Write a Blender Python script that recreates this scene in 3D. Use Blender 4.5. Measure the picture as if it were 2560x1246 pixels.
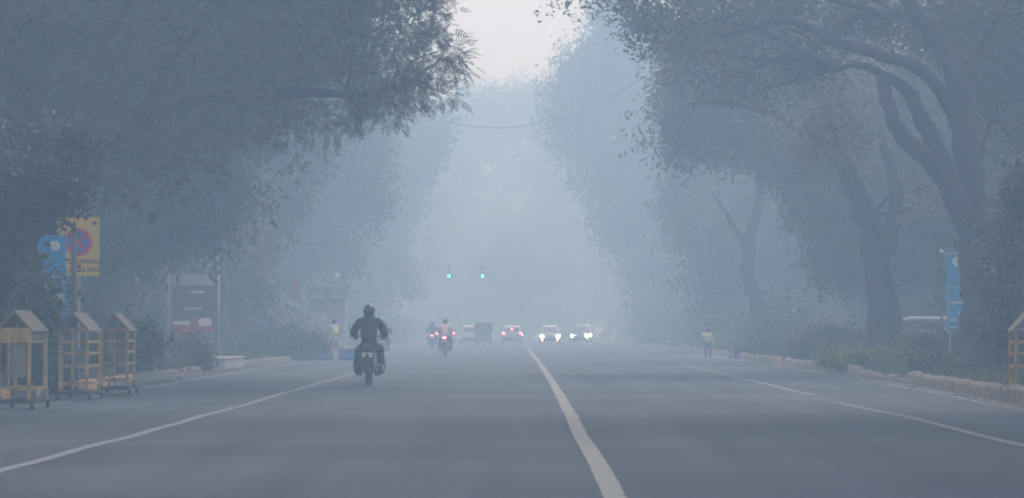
import bpy, bmesh, math, random
import numpy as np
from mathutils import Vector, Matrix

R = math.radians
sc = bpy.context.scene
col = sc.collection
for o in list(bpy.data.objects):
    bpy.data.objects.remove(o)

# ------------------------------------------------------------------ camera
F = 7111.0                      # focal length in photograph pixels (100 mm on a 36 mm sensor)
EYE = 1.15
cam_d = bpy.data.cameras.new('camera')
cam_d.lens = 100.0
cam_d.sensor_width = 36.0
cam_d.clip_end = 3000
cam_d.clip_start = 0.1
cam = bpy.data.objects.new('camera', cam_d)
cam.location = (0, 0, EYE)
cam.rotation_euler = (R(90) + math.atan((825 - 623) / F), 0, math.atan(20 / F))
cam_d.dof.use_dof = True
cam_d.dof.focus_distance = 58.0
cam_d.dof.aperture_fstop = 5.6
col.objects.link(cam)
sc.camera = cam
CM = cam.rotation_euler.to_matrix()

def P(x, y, D):
    """point at depth D metres (along the road) seen at photograph pixel x, y"""
    d = CM @ Vector(((x - 1280) / F, -(y - 623) / F, -1))
    d = d * (D / d.y)
    return Vector((d.x, D, EYE + d.z))

def G(x, y, z=0.0):
    """point on the ground plane seen at pixel x, y"""
    d = CM @ Vector(((x - 1280) / F, -(y - 623) / F, -1))
    t = (z - EYE) / d.z
    return Vector((d.x * t, d.y * t, z))

# ------------------------------------------------------------------ world, sun, exposure
world = bpy.data.worlds.new('World')
sc.world = world
world.use_nodes = True
wn = world.node_tree.nodes; wl = world.node_tree.links
wn.clear()
SUN_EL, SUN_AZ = R(55), R(25)     # azimuth from +Y towards +X
sky = wn.new('ShaderNodeTexSky'); sky.sky_type = 'NISHITA'; sky.sun_disc = False
sky.sun_elevation = SUN_EL; sky.sun_rotation = SUN_AZ
sky.air_density = 1.0; sky.dust_density = 3.0; sky.ozone_density = 1.0
hs = wn.new('ShaderNodeHueSaturation'); hs.inputs['Saturation'].default_value = 0.6
bg = wn.new('ShaderNodeBackground'); bg.inputs['Strength'].default_value = 0.15
wo = wn.new('ShaderNodeOutputWorld')
tint = wn.new('ShaderNodeMixRGB'); tint.blend_type = 'MULTIPLY'; tint.inputs[0].default_value = 1.0
tint.inputs[2].default_value = (0.84, 0.87, 0.92, 1)      # cold morning white balance
wl.new(sky.outputs[0], hs.inputs['Color']); wl.new(hs.outputs[0], tint.inputs[1]); 
veil = wn.new('ShaderNodeMixRGB'); veil.inputs[0].default_value = 0.88; veil.inputs[2].default_value = (3.25, 3.47, 3.95, 1)   # even overcast veil
wl.new(tint.outputs[0], veil.inputs[1])
tcw = wn.new('ShaderNodeTexCoord'); sep = wn.new('ShaderNodeSeparateXYZ')
wl.new(tcw.outputs['Generated'], sep.inputs[0])
mr = wn.new('ShaderNodeMapRange'); mr.inputs[1].default_value = 0.0; mr.inputs[2].default_value = 1.0; mr.inputs[3].default_value = 0.74; mr.inputs[4].default_value = 1.25
wl.new(sep.outputs['Z'], mr.inputs[0])            # overcast sky: brighter overhead than at the horizon
dome = wn.new('ShaderNodeVectorMath'); dome.operation = 'SCALE'
wl.new(veil.outputs[0], dome.inputs[0]); wl.new(mr.outputs[0], dome.inputs['Scale']); wl.new(dome.outputs[0], bg.inputs['Color']); wl.new(bg.outputs[0], wo.inputs['Surface'])
sun_d = bpy.data.lights.new('sun', 'SUN'); sun_d.energy = 0.5; sun_d.angle = R(25); sun_d.color = (1, 0.97, 0.94)
sun = bpy.data.objects.new('sun', sun_d)
sdir = Vector((math.sin(SUN_AZ) * math.cos(SUN_EL), math.cos(SUN_AZ) * math.cos(SUN_EL), math.sin(SUN_EL)))
sun.rotation_euler = sdir.to_track_quat('Z', 'Y').to_euler()
sun.location = (0, 0, 60)
col.objects.link(sun)
sc.view_settings.view_transform = 'Standard'; sc.view_settings.look = 'None'
sc.view_settings.gamma = 1.0; sc.view_settings.use_curve_mapping = False
sc.view_settings.exposure = 1.27
sc.render.engine = 'CYCLES'
cy = sc.cycles
cy.max_bounces = 6; cy.diffuse_bounces = 2; cy.glossy_bounces = 2; cy.transmission_bounces = 2
cy.volume_bounces = 3; cy.transparent_max_bounces = 6
cy.sample_clamp_indirect = 4.0
cy.use_denoising = True
cy.filter_width = 1.9

HAZE_DENSITY = 0.0073
HAZE_COLOR = (0.50, 0.725, 1.0)

rnd = random.Random(7)

# ------------------------------------------------------------------ materials
def nodes_of(m):
    m.use_nodes = True
    return m.node_tree.nodes, m.node_tree.links

_mats = {}
def mat(name, color, rough=0.7, metal=0.0, var=0.15, scale=4.0, bump=0.0, bscale=30.0, coat=0.0, spec=0.5):
    if name in _mats: return _mats[name]
    m = bpy.data.materials.new(name); n, l = nodes_of(m)
    b = n['Principled BSDF']
    b.inputs['Roughness'].default_value = rough
    b.inputs['Metallic'].default_value = metal
    b.inputs['Coat Weight'].default_value = coat
    b.inputs['Specular IOR Level'].default_value = spec
    tc = n.new('ShaderNodeTexCoord')
    ns = n.new('ShaderNodeTexNoise'); ns.inputs['Scale'].default_value = scale; ns.inputs['Detail'].default_value = 5
    cr = n.new('ShaderNodeValToRGB')
    cr.color_ramp.elements[0].position = 0.3; cr.color_ramp.elements[1].position = 0.7
    cr.color_ramp.elements[0].color = tuple(c * (1 - var) for c in color) + (1,)
    cr.color_ramp.elements[1].color = tuple(min(1, c * (1 + var)) for c in color) + (1,)
    l.new(tc.outputs['Object'], ns.inputs['Vector']); l.new(ns.outputs['Fac'], cr.inputs['Fac']); l.new(cr.outputs[0], b.inputs['Base Color'])
    if bump:
        nb = n.new('ShaderNodeTexNoise'); nb.inputs['Scale'].default_value = bscale; nb.inputs['Detail'].default_value = 4
        bp = n.new('ShaderNodeBump'); bp.inputs['Strength'].default_value = bump; bp.inputs['Distance'].default_value = 0.05
        l.new(tc.outputs['Object'], nb.inputs['Vector']); l.new(nb.outputs['Fac'], bp.inputs['Height']); l.new(bp.outputs[0], b.inputs['Normal'])
    _mats[name] = m
    return m

def emat(name, color, strength):
    if name in _mats: return _mats[name]
    m = bpy.data.materials.new(name); n, l = nodes_of(m)
    b = n['Principled BSDF']
    b.inputs['Base Color'].default_value = (*color, 1)
    b.inputs['Emission Color'].default_value = (*color, 1)
    b.inputs['Emission Strength'].default_value = strength
    m.cycles.emission_sampling = 'NONE'
    _mats[name] = m
    return m

def leaf_mat(name, color, color2, scale=1.2, gloss=0.5):
    if name in _mats: return _mats[name]
    m = bpy.data.materials.new(name); n, l = nodes_of(m)
    b = n['Principled BSDF']; out = n['Material Output']
    b.inputs['Roughness'].default_value = gloss
    g = n.new('ShaderNodeTexCoord')
    ns = n.new('ShaderNodeTexNoise'); ns.inputs['Scale'].default_value = scale; ns.inputs['Detail'].default_value = 6; ns.inputs['Roughness'].default_value = 0.7
    cr = n.new('ShaderNodeValToRGB')
    cr.color_ramp.elements[0].position = 0.32; cr.color_ramp.elements[1].position = 0.68
    cr.color_ramp.elements[0].color = (*color, 1); cr.color_ramp.elements[1].color = (*color2, 1)
    l.new(g.outputs['Object'], ns.inputs['Vector']); l.new(ns.outputs['Fac'], cr.inputs['Fac']); l.new(cr.outputs[0], b.inputs['Base Color'])
    tr = n.new('ShaderNodeBsdfTranslucent'); l.new(cr.outputs[0], tr.inputs['Color'])
    mx = n.new('ShaderNodeMixShader'); mx.inputs[0].default_value = 0.3
    l.new(b.outputs[0], mx.inputs[1]); l.new(tr.outputs[0], mx.inputs[2]); l.new(mx.outputs[0], out.inputs['Surface'])
    _mats[name] = m
    return m

def asphalt():
    m = bpy.data.materials.new('asphalt'); n, l = nodes_of(m)
    b = n['Principled BSDF']
    tc = n.new('ShaderNodeTexCoord')
    mp = n.new('ShaderNodeMapping'); mp.inputs['Scale'].default_value = (0.07, 0.16, 1)
    big = n.new('ShaderNodeTexNoise'); big.inputs['Scale'].default_value = 1.0; big.inputs['Detail'].default_value = 5
    fine = n.new('ShaderNodeTexNoise'); fine.inputs['Scale'].default_value = 28; fine.inputs['Detail'].default_value = 3
    mp2 = n.new('ShaderNodeMapping'); mp2.inputs['Scale'].default_value = (1.4, 0.05, 1)      # tyre-worn streaks along the lanes
    streak = n.new('ShaderNodeTexNoise'); streak.inputs['Scale'].default_value = 1.0; streak.inputs['Detail'].default_value = 3
    l.new(tc.outputs['Object'], mp.inputs['Vector']); l.new(mp.outputs[0], big.inputs['Vector'])
    l.new(tc.outputs['Object'], mp2.inputs['Vector']); l.new(mp2.outputs[0], streak.inputs['Vector'])
    l.new(tc.outputs['Object'], fine.inputs['Vector'])
    cr = n.new('ShaderNodeValToRGB')
    cr.color_ramp.elements[0].position = 0.35; cr.color_ramp.elements[1].position = 0.66
    cr.color_ramp.elements[0].color = (0.034, 0.042, 0.058, 1); cr.color_ramp.elements[1].color = (0.074, 0.089, 0.117, 1)
    l.new(big.outputs['Fac'], cr.inputs['Fac'])
    m1 = n.new('ShaderNodeMixRGB'); m1.blend_type = 'OVERLAY'; m1.inputs[0].default_value = 0.6
    l.new(cr.outputs[0], m1.inputs[1]); l.new(streak.outputs['Fac'], m1.inputs[2])
    m2 = n.new('ShaderNodeMixRGB'); m2.blend_type = 'OVERLAY'; m2.inputs[0].default_value = 0.45
    l.new(m1.outputs[0], m2.inputs[1]); l.new(fine.outputs['Fac'], m2.inputs[2])
    l.new(m2.outputs[0], b.inputs['Base Color'])
    rr = n.new('ShaderNodeMapRange'); rr.inputs[3].default_value = 0.62; rr.inputs[4].default_value = 0.85
    l.new(big.outputs['Fac'], rr.inputs[0]); l.new(rr.outputs[0], b.inputs['Roughness'])
    b.inputs['Specular IOR Level'].default_value = 0.3
    bp = n.new('ShaderNodeBump'); bp.inputs['Strength'].default_value = 0.5; bp.inputs['Distance'].default_value = 0.01
    l.new(fine.outputs['Fac'], bp.inputs['Height']); l.new(bp.outputs[0], b.inputs['Normal'])
    return m

def paint_mat(name, color, worn):
    """road paint: worn away in spots, down to asphalt grey"""
    m = bpy.data.materials.new(name); n, l = nodes_of(m)
    b = n['Principled BSDF']; b.inputs['Roughness'].default_value = 0.7
    tc = n.new('ShaderNodeTexCoord')
    ns = n.new('ShaderNodeTexNoise'); ns.inputs['Scale'].default_value = 5; ns.inputs['Detail'].default_value = 8; ns.inputs['Roughness'].default_value = 0.7
    cr = n.new('ShaderNodeValToRGB')
    cr.color_ramp.elements[0].position = worn - 0.12; cr.color_ramp.elements[1].position = worn + 0.1
    cr.color_ramp.elements[0].color = (0.085, 0.087, 0.095, 1); cr.color_ramp.elements[1].color = (*color, 1)
    l.new(tc.outputs['Object'], ns.inputs['Vector']); l.new(ns.outputs['Fac'], cr.inputs['Fac']); l.new(cr.outputs[0], b.inputs['Base Color'])
    return m

M_bark = mat('bark_dark', (0.020, 0.018, 0.018), 0.95, var=0.4, scale=3, bump=0.8, bscale=9)
M_barkp = mat('bark_pale', (0.16, 0.14, 0.125), 0.95, var=0.35, scale=3, bump=0.8, bscale=9)
M_leafd = leaf_mat('leaf_dark', (0.014, 0.028, 0.014), (0.042, 0.068, 0.028))
M_leafm = leaf_mat('leaf_mid', (0.028, 0.045, 0.025), (0.085, 0.105, 0.06))
M_leafo = leaf_mat('leaf_olive', (0.07, 0.08, 0.055), (0.17, 0.17, 0.12))
M_leafp = leaf_mat('leaf_pale_glint', (0.16, 0.15, 0.13), (0.45, 0.41, 0.38), gloss=0.35)  # pale leaves with the glint of the sun put into the colour
M_leafy = leaf_mat('leaf_yellow', (0.14, 0.17, 0.03), (0.45, 0.42, 0.06), scale=3)
M_leafg = leaf_mat('leaf_grass', (0.05, 0.085, 0.035), (0.12, 0.16, 0.07), scale=2)
M_rub = mat('rubber', (0.018, 0.018, 0.018), 0.85)
M_blk = mat('black_plastic', (0.02, 0.02, 0.022), 0.45)
M_blkpaint = mat('black_paint', (0.02, 0.02, 0.024), 0.3, coat=0.4)
M_chrome = mat('chrome', (0.6, 0.6, 0.62), 0.25, metal=1.0, var=0.05)
M_steel = mat('grey_steel', (0.16, 0.16, 0.17), 0.5, metal=0.3)
M_yel = mat('barricade_yellow', (0.37, 0.25, 0.085), 0.65, var=0.6, scale=5)
M_yel2 = mat('barricade_roof', (0.15, 0.125, 0.09), 0.7, var=0.3, scale=6)
M_plate = mat('faded_plate', (0.20, 0.18, 0.175), 0.7, var=0.2)
M_rust = mat('rusty_base', (0.05, 0.035, 0.03), 0.85, var=0.4)
M_white = mat('white_paint', (0.75, 0.75, 0.74), 0.5, var=0.06)
M_blue = mat('sign_blue', (0.01, 0.27, 0.60), 0.45, var=0.08)
M_syel = mat('sign_yellow', (0.68, 0.46, 0.04), 0.5, var=0.08)
M_red = mat('sign_red', (0.55, 0.03, 0.05), 0.5, var=0.1)
M_sblue = mat('sign_disc_blue', (0.02, 0.12, 0.55), 0.5, var=0.1)
M_blackp = mat('print_black', (0.03, 0.03, 0.03), 0.6)
M_pole = mat('pole_grey', (0.33, 0.33, 0.34), 0.6, metal=0.2)
M_poled = mat('pole_brown', (0.10, 0.085, 0.075), 0.7)
M_glass = mat('dark_glass', (0.02, 0.025, 0.03), 0.12, var=0.1)
M_kerb = mat('kerb_stone', (0.32, 0.25, 0.19), 0.9, var=0.35, scale=1.6, bump=0.5, bscale=22)
M_kerbw = mat('kerb_stone_grey', (0.22, 0.20, 0.19), 0.9, var=0.35, scale=1.6, bump=0.5, bscale=22)
M_kerby = mat('kerb_stone_ochre', (0.60, 0.36, 0.16), 0.85, var=0.3, scale=1.6)
M_skin = mat('skin', (0.22, 0.12, 0.08), 0.6)
M_jack = mat('jacket_black', (0.014, 0.016, 0.022), 0.8, bump=0.9, bscale=9)
M_jeans = mat('trousers_navy', (0.022, 0.027, 0.045), 0.85)
M_pink = mat('shirt_pink', (0.75, 0.50, 0.53), 0.85)
M_vest = mat('vest_yellow', (0.62, 0.60, 0.25), 0.8)
M_vestp = mat('vest_pale', (0.75, 0.68, 0.50), 0.8)
M_dress = mat('trousers_blue', (0.05, 0.13, 0.22), 0.9)
M_sand = mat('cloth_sand', (0.42, 0.36, 0.28), 0.9)
M_teal = mat('helmet_teal', (0.12, 0.50, 0.52), 0.4)
M_greyj = mat('jacket_slate', (0.06, 0.08, 0.10), 0.85)
M_hair = mat('hair_black', (0.01, 0.01, 0.01), 0.6)
E_tail = emat('lamp_red', (1.0, 0.10, 0.14), 9.0)
E_head = emat('lamp_white', (1.0, 0.97, 0.9), 160.0)
E_heady = emat('lamp_warm_white', (1.0, 0.95, 0.75), 120.0)
E_amber = emat('lamp_amber', (1.0, 0.30, 0.18), 8.0)
E_green = emat('lamp_green', (0.05, 1.0, 0.62), 6.0)

# ------------------------------------------------------------------ helpers
def tag(o, label=None, cat=None, group=None, kind=None):
    if label: o['label'] = label
    if cat: o['category'] = cat
    if group: o['group'] = group
    if kind: o['kind'] = kind
    return o

def empty(name, loc, rz=0.0, label=None, cat=None, group=None):
    o = bpy.data.objects.new(name, None); o.empty_display_size = 0.3
    o.location = loc; o.rotation_euler.z = rz
    col.objects.link(o)
    return tag(o, label, cat, group)

class MB:
    def __init__(s): s.v = []; s.f = []; s.mi = []
    def add(s, vs, fs, mi=0):
        k = len(s.v); s.v += [tuple(v) for v in vs]
        for f in fs: s.f.append(tuple(i + k for i in f)); s.mi.append(mi)
    def box(s, c, d, rot=None, mi=0, taper=1.0):
        c = Vector(c); hx, hy, hz = d[0] / 2, d[1] / 2, d[2] / 2
        vs = []
        for z in (-1, 1):
            t = taper if z > 0 else 1
            for x, y in ((-1, -1), (1, -1), (1, 1), (-1, 1)):
                p = Vector((x * hx * t, y * hy * t, z * hz))
                if rot is not None: p = rot @ p
                vs.append(c + p)
        s.add(vs, [(3, 2, 1, 0), (4, 5, 6, 7), (0, 1, 5, 4), (1, 2, 6, 5), (2, 3, 7, 6), (3, 0, 4, 7)], mi)
    def bar(s, a, b, r, n=6, r2=None, mi=0):
        s.tube([a, b], [r, r if r2 is None else r2], n, mi)
    def tube(s, pts, rad, n=8, mi=0, cap=True):
        pts = [Vector(p) for p in pts]
        if not isinstance(rad, (list, tuple)): rad = [rad] * len(pts)
        k = len(pts); vs = []
        up = Vector((0, 0, 1))
        d0 = (pts[1] - pts[0]).normalized()
        if abs(d0.z) > 0.9: up = Vector((1, 0, 0))
        u = d0.cross(up).normalized()
        for i, p in enumerate(pts):
            d = (pts[min(i + 1, k - 1)] - pts[max(i - 1, 0)]).normalized()
            u = (u - d * u.dot(d)).normalized(); w = d.cross(u)
            for j in range(n):
                a = 2 * math.pi * j / n
                vs.append(p + (u * math.cos(a) + w * math.sin(a)) * rad[i])
        fs = []
        for i in range(k - 1):
            for j in range(n):
                j2 = (j + 1) % n
                fs.append((i * n + j, i * n + j2, (i + 1) * n + j2, (i + 1) * n + j))
        if cap:
            fs.append(tuple(range(n - 1, -1, -1))); fs.append(tuple((k - 1) * n + j for j in range(n)))
        s.add(vs, fs, mi)
    def lathe(s, c, prof, axis='Z', n=16, mi=0, closed=False):
        """prof: list of (radius, height)"""
        c = Vector(c); vs = []
        for r, h in prof:
            for j in range(n):
                a = 2 * math.pi * j / n; x, y = r * math.cos(a), r * math.sin(a)
                p = {'Z': (x, y, h), 'X': (h, x, y), 'Y': (x, h, y)}[axis]
                vs.append(c + Vector(p))
        k = len(prof); fs = []
        rng = range(k) if closed else range(k - 1)
        for i in rng:
            i2 = (i + 1) % k
            for j in range(n):
                j2 = (j + 1) % n
                fs.append((i * n + j, i * n + j2, i2 * n + j2, i2 * n + j))
        if not closed:
            fs.append(tuple(range(n - 1, -1, -1))); fs.append(tuple((k - 1) * n + j for j in range(n)))
        s.add(vs, fs, mi)
    def ell(s, c, r, nu=12, nv=8, mi=0, rot=None):
        c = Vector(c); vs = []
        for i in range(nv + 1):
            t = math.pi * i / nv
            for j in range(nu):
                a = 2 * math.pi * j / nu
                p = Vector((r[0] * math.sin(t) * math.cos(a), r[1] * math.sin(t) * math.sin(a), r[2] * math.cos(t)))
                if rot is not None: p = rot @ p
                vs.append(c + p)
        fs = []
        for i in range(nv):
            for j in range(nu):
                j2 = (j + 1) % nu
                fs.append((i * nu + j, (i + 1) * nu + j, (i + 1) * nu + j2, i * nu + j2))
        s.add(vs, fs, mi)
    def loft(s, rings, mi=0):
        n = len(rings[0]); k = len(rings); vs = [p for r in rings for p in r]; fs = []
        for i in range(k - 1):
            for j in range(n):
                j2 = (j + 1) % n
                fs.append((i * n + j, i * n + j2, (i + 1) * n + j2, (i + 1) * n + j))
        fs.append(tuple(range(n - 1, -1, -1))); fs.append(tuple((k - 1) * n + j for j in range(n)))
        s.add(vs, fs, mi)
    def build(s, name, mats, parent=None, smooth=False, bevel=0.0):
        me = bpy.data.meshes.new(name)
        me.from_pydata(s.v, [], s.f)
        if not isinstance(mats, (list, tuple)): mats = [mats]
        for m in mats: me.materials.append(m)
        if any(s.mi):
            me.polygons.foreach_set('material_index', s.mi)
        bm = bmesh.new(); bm.from_mesh(me)
        bmesh.ops.remove_doubles(bm, verts=bm.verts, dist=1e-5)
        bmesh.ops.recalc_face_normals(bm, faces=bm.faces)
        bm.to_mesh(me); bm.free()
        if smooth:
            me.polygons.foreach_set('use_smooth', [True] * len(me.polygons))
        me.update()
        o = bpy.data.objects.new(name, me); col.objects.link(o)
        if parent: o.parent = parent
        if bevel:
            b = o.modifiers.new('bevel', 'BEVEL'); b.width = bevel; b.segments = 2; b.limit_method = 'ANGLE'; b.angle_limit = R(40)
        return o

def fast_mesh(name, verts, quads, materials, parent=None, mi=None):
    me = bpy.data.meshes.new(name)
    nv, nf = len(verts), len(quads)
    me.vertices.add(nv); me.vertices.foreach_set('co', np.ascontiguousarray(verts, dtype=np.float32).ravel())
    me.loops.add(nf * 4); me.loops.foreach_set('vertex_index', np.ascontiguousarray(quads, dtype=np.int32).ravel())
    me.polygons.add(nf)
    me.polygons.foreach_set('loop_start', np.arange(0, nf * 4, 4, dtype=np.int32))
    me.polygons.foreach_set('loop_total', np.full(nf, 4, dtype=np.int32))
    for m in materials: me.materials.append(m)
    if mi is not None: me.polygons.foreach_set('material_index', mi.astype(np.int32))
    me.update(calc_edges=True)
    o = bpy.data.objects.new(name, me); col.objects.link(o)
    if parent: o.parent = parent
    return o

def copy_tree(o, parent=None):
    c = o.copy(); col.objects.link(c)
    if parent: c.parent = parent
    for ch in list(o.children): copy_tree(ch, c)
    return c

def text_obj(name, body, size, m, parent, loc, rot, extrude=0.0015):
    cu = bpy.data.curves.new(name, 'FONT'); cu.body = body; cu.size = size; cu.align_x = 'CENTER'; cu.align_y = 'CENTER'
    cu.extrude = extrude; cu.offset = size * 0.018
    t = bpy.data.objects.new(name + '_source', cu); col.objects.link(t)
    bpy.context.view_layer.update()
    me = bpy.data.meshes.new_from_object(t.evaluated_get(bpy.context.evaluated_depsgraph_get()))
    bpy.data.objects.remove(t)
    me.materials.clear(); me.materials.append(m)
    o = bpy.data.objects.new(name, me); col.objects.link(o); o.parent = parent
    o.location = loc; o.rotation_euler = rot
    return o

# ------------------------------------------------------------------ haze
hm = bpy.data.materials.new('haze_air'); n, l = nodes_of(hm); n.clear()
ho = n.new('ShaderNodeOutputMaterial'); hv = n.new('ShaderNodeVolumePrincipled')
hv.inputs['Color'].default_value = (*HAZE_COLOR, 1); hv.inputs['Density'].default_value = HAZE_DENSITY
hv.inputs['Anisotropy'].default_value = 0.2; hv.inputs['Absorption Color'].default_value = (0.96, 0.96, 0.96, 1); hv.inputs['Density Attribute'].default_value = ''
l.new(hv.outputs[0], ho.inputs['Volume'])
hb = MB(); hb.box((0, 215, 14.6), (270, 700, 31.4))
hz = hb.build('haze', hm); tag(hz, 'pale blue smog filling the whole avenue', kind='stuff')

# ------------------------------------------------------------------ ground and road
def wave(x, y):
    f = max(0.0, min(1.0, (78 - y) / 30)) 
    return f * (0.006 * math.sin(y * 0.52 + 0.8 + 0.05 * x) + 0.0015 * math.sin(y * 1.17 + 0.12 * x))

def sheet(name, x0, x1, y0, y1, dx, dy, zf, m, kind='structure'):
    xs = np.arange(x0, x1 + 1e-6, (x1 - x0) / max(1, round((x1 - x0) / dx)))
    ys = np.arange(y0, y1 + 1e-6, (y1 - y0) / max(1, round((y1 - y0) / dy)))
    v = [(x, y, zf(x, y)) for y in ys for x in xs]; nx = len(xs)
    q = [(j * nx + i, j * nx + i + 1, (j + 1) * nx + i + 1, (j + 1) * nx + i) for j in range(len(ys) - 1) for i in range(nx - 1)]
    o = fast_mesh(name, np.array(v), np.array(q), [m])
    o.data.polygons.foreach_set('use_smooth', [True] * len(q))
    return tag(o, kind=kind)

M_earth = mat('dusty_earth', (0.10, 0.085, 0.06), 0.95, var=0.4, scale=0.6, bump=0.4, bscale=6)
M_asph = asphalt()
sheet('ground', -130, 130, -120, 555, 20, 20, lambda x, y: -0.06, M_earth)
road = sheet('road', -9.6, 9.9, -20, 555, 0.8, 0.8, wave, M_asph)

def kx_right(y):   # kerb face, right side
    return float(np.interp(y, [20, 44, 59, 74, 96, 130, 500], [7.5, 7.7, 8.15, 8.36, 8.5, 8.7, 9.2]))
def kx_left(y):
    return float(np.interp(y, [20, 45, 60, 86, 115, 500], [-8.2, -8.25, -8.3, -8.6, -8.5, -8.9]))

def strip(name, yl, xf, w, m, lift=0.004, wob=0.005, seed=1):
    """a painted line following the road surface"""
    r = random.Random(seed); v = []; q = []
    for i, y in enumerate(yl):
        x = xf(y); a = w / 2 + r.uniform(-wob, wob); b = w / 2 + r.uniform(-wob, wob)
        v.append((x - a, y, wave(x - a, y) + lift)); v.append((x + b, y, wave(x + b, y) + lift))
        if i: q.append((2 * i - 2, 2 * i - 1, 2 * i + 1, 2 * i))
    o = fast_mesh(name, np.array(v), np.array(q), [m])
    return tag(o, kind='structure')

def fy(a, b, st=0.35): return list(np.arange(a, b + 1e-6, (b - a) / max(1, round((b - a) / st))))
M_pc = paint_mat('paint_cream', (0.25, 0.24, 0.22), 0.38)
M_pw = paint_mat('paint_white', (0.24, 0.24, 0.24), 0.44)
M_pwo = paint_mat('paint_white_worn', (0.20, 0.20, 0.20), 0.52)
cpx = [(1540, 1246), (1500, 1170), (1455, 1095), (1425, 1035), (1392, 975), (1372, 942), (1347, 905), (1330, 884), (1319, 868)]
cpt = [G(*p) for p in cpx]
cyy = [p.y for p in cpt]; cxx = [p.x for p in cpt]
def cline(y):
    return float(np.interp(y, [0] + cyy + [500], [cxx[0]] + cxx + [cxx[-1] - 0.3]))
strip('centre_line', fy(5, 200), cline, 0.165, M_pc, seed=3, wob=0.006)
lpx = [(0, 1180), (550, 1030), (880, 935)]
lpt = [G(*p) for p in lpx]
def lline(y): return float(np.interp(y, [0] + [p.y for p in lpt] + [300], [lpt[0].x] + [p.x for p in lpt] + [-4.35])) + 0.015 * math.sin(y * 1.3)
strip('lane_line', fy(5, 92), lline, 0.13, M_pw, seed=4)
for a, b in ((96, 118), (131, 137), (150, 156), (168, 174)):
    strip('lane_line', fy(a, b), lline, 0.13, M_pw, seed=5)
rpx = [(2560, 1115), (2300, 1051), (2080, 1003), (2030, 988), (1700, 910)]
rpt = [G(*p) for p in rpx]
def rline(y): return float(np.interp(y, [0] + [p.y for p in rpt] + [300], [rpt[0].x] + [p.x for p in rpt] + [5.7]))
strip('lane_line', fy(8, 45.6), rline, 0.12, M_pw, seed=6)
strip('lane_line', fy(50, 96), rline, 0.12, M_pw, seed=7)
for a in (108, 124, 140, 156): strip('lane_line', fy(a, a + 7), rline, 0.12, M_pw, seed=a)
strip('edge_line', fy(8, 53.5), lambda y: kx_left(y) + 0.95, 0.12, M_pwo, seed=8)
strip('edge_line', fy(53.5, 190), lambda y: kx_left(y) + 0.85, 0.14, M_pw, seed=9)
strip('edge_line', fy(8, 190), lambda y: kx_right(y) - 0.42, 0.12, M_pw, seed=10)

# dusty gutters between edge line and kerb
M_dust = mat('gutter_dust', (0.15, 0.14, 0.135), 0.95, var=0.35, scale=2.2)
def gutter(kf, sgn, seed):
    r = random.Random(seed); v = []; q = []
    for i, y in enumerate(fy(8, 260, 0.6)):
        x = kf(y); w = 0.30 + 0.10 * math.sin(y * 0.7 + seed) + r.uniform(-0.05, 0.05)
        a, b = sorted((x - sgn * w, x + sgn * 0.05))
        v += [(a, y, wave(a, y) + 0.008), (b, y, wave(b, y) + 0.008)]
        if i: q.append((2 * i - 2, 2 * i - 1, 2 * i + 1, 2 * i))
    tag(fast_mesh('gutter', np.array(v), np.array(q), [M_dust]), kind='structure')
gutter(kx_right, 1, 2); gutter(kx_left, -1, 5)

# verges with a soft bumpy top
def verge(side):
    xs = [0.10, 0.5, 1.2, 2.5, 5, 9, 16, 30, 60, 110]
    ys = fy(-20, 200, 1.5) + fy(205, 550, 5)
    kf = kx_right if side > 0 else kx_left
    r = random.Random(11 + side); v = []; q = []
    for j, y in enumerate(ys):
        for i, d in enumerate(xs):
            v.append((kf(y) + side * (d + 0.10), y, 0.10 + (0.0 if i == 0 else r.uniform(-0.03, 0.07)) + min(d, 6) * 0.015))
            if i and j:
                k = j * len(xs) + i
                q.append((k - len(xs) - 1, k - len(xs), k, k - 1) if side > 0 else (k - 1, k, k - len(xs), k - len(xs) - 1))
    o = fast_mesh('verge', np.array(v), np.array(q), [M_earth]); tag(o, kind='structure')
    o.data.polygons.foreach_set('use_smooth', [True] * len(q))
verge(1); verge(-1)

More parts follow.
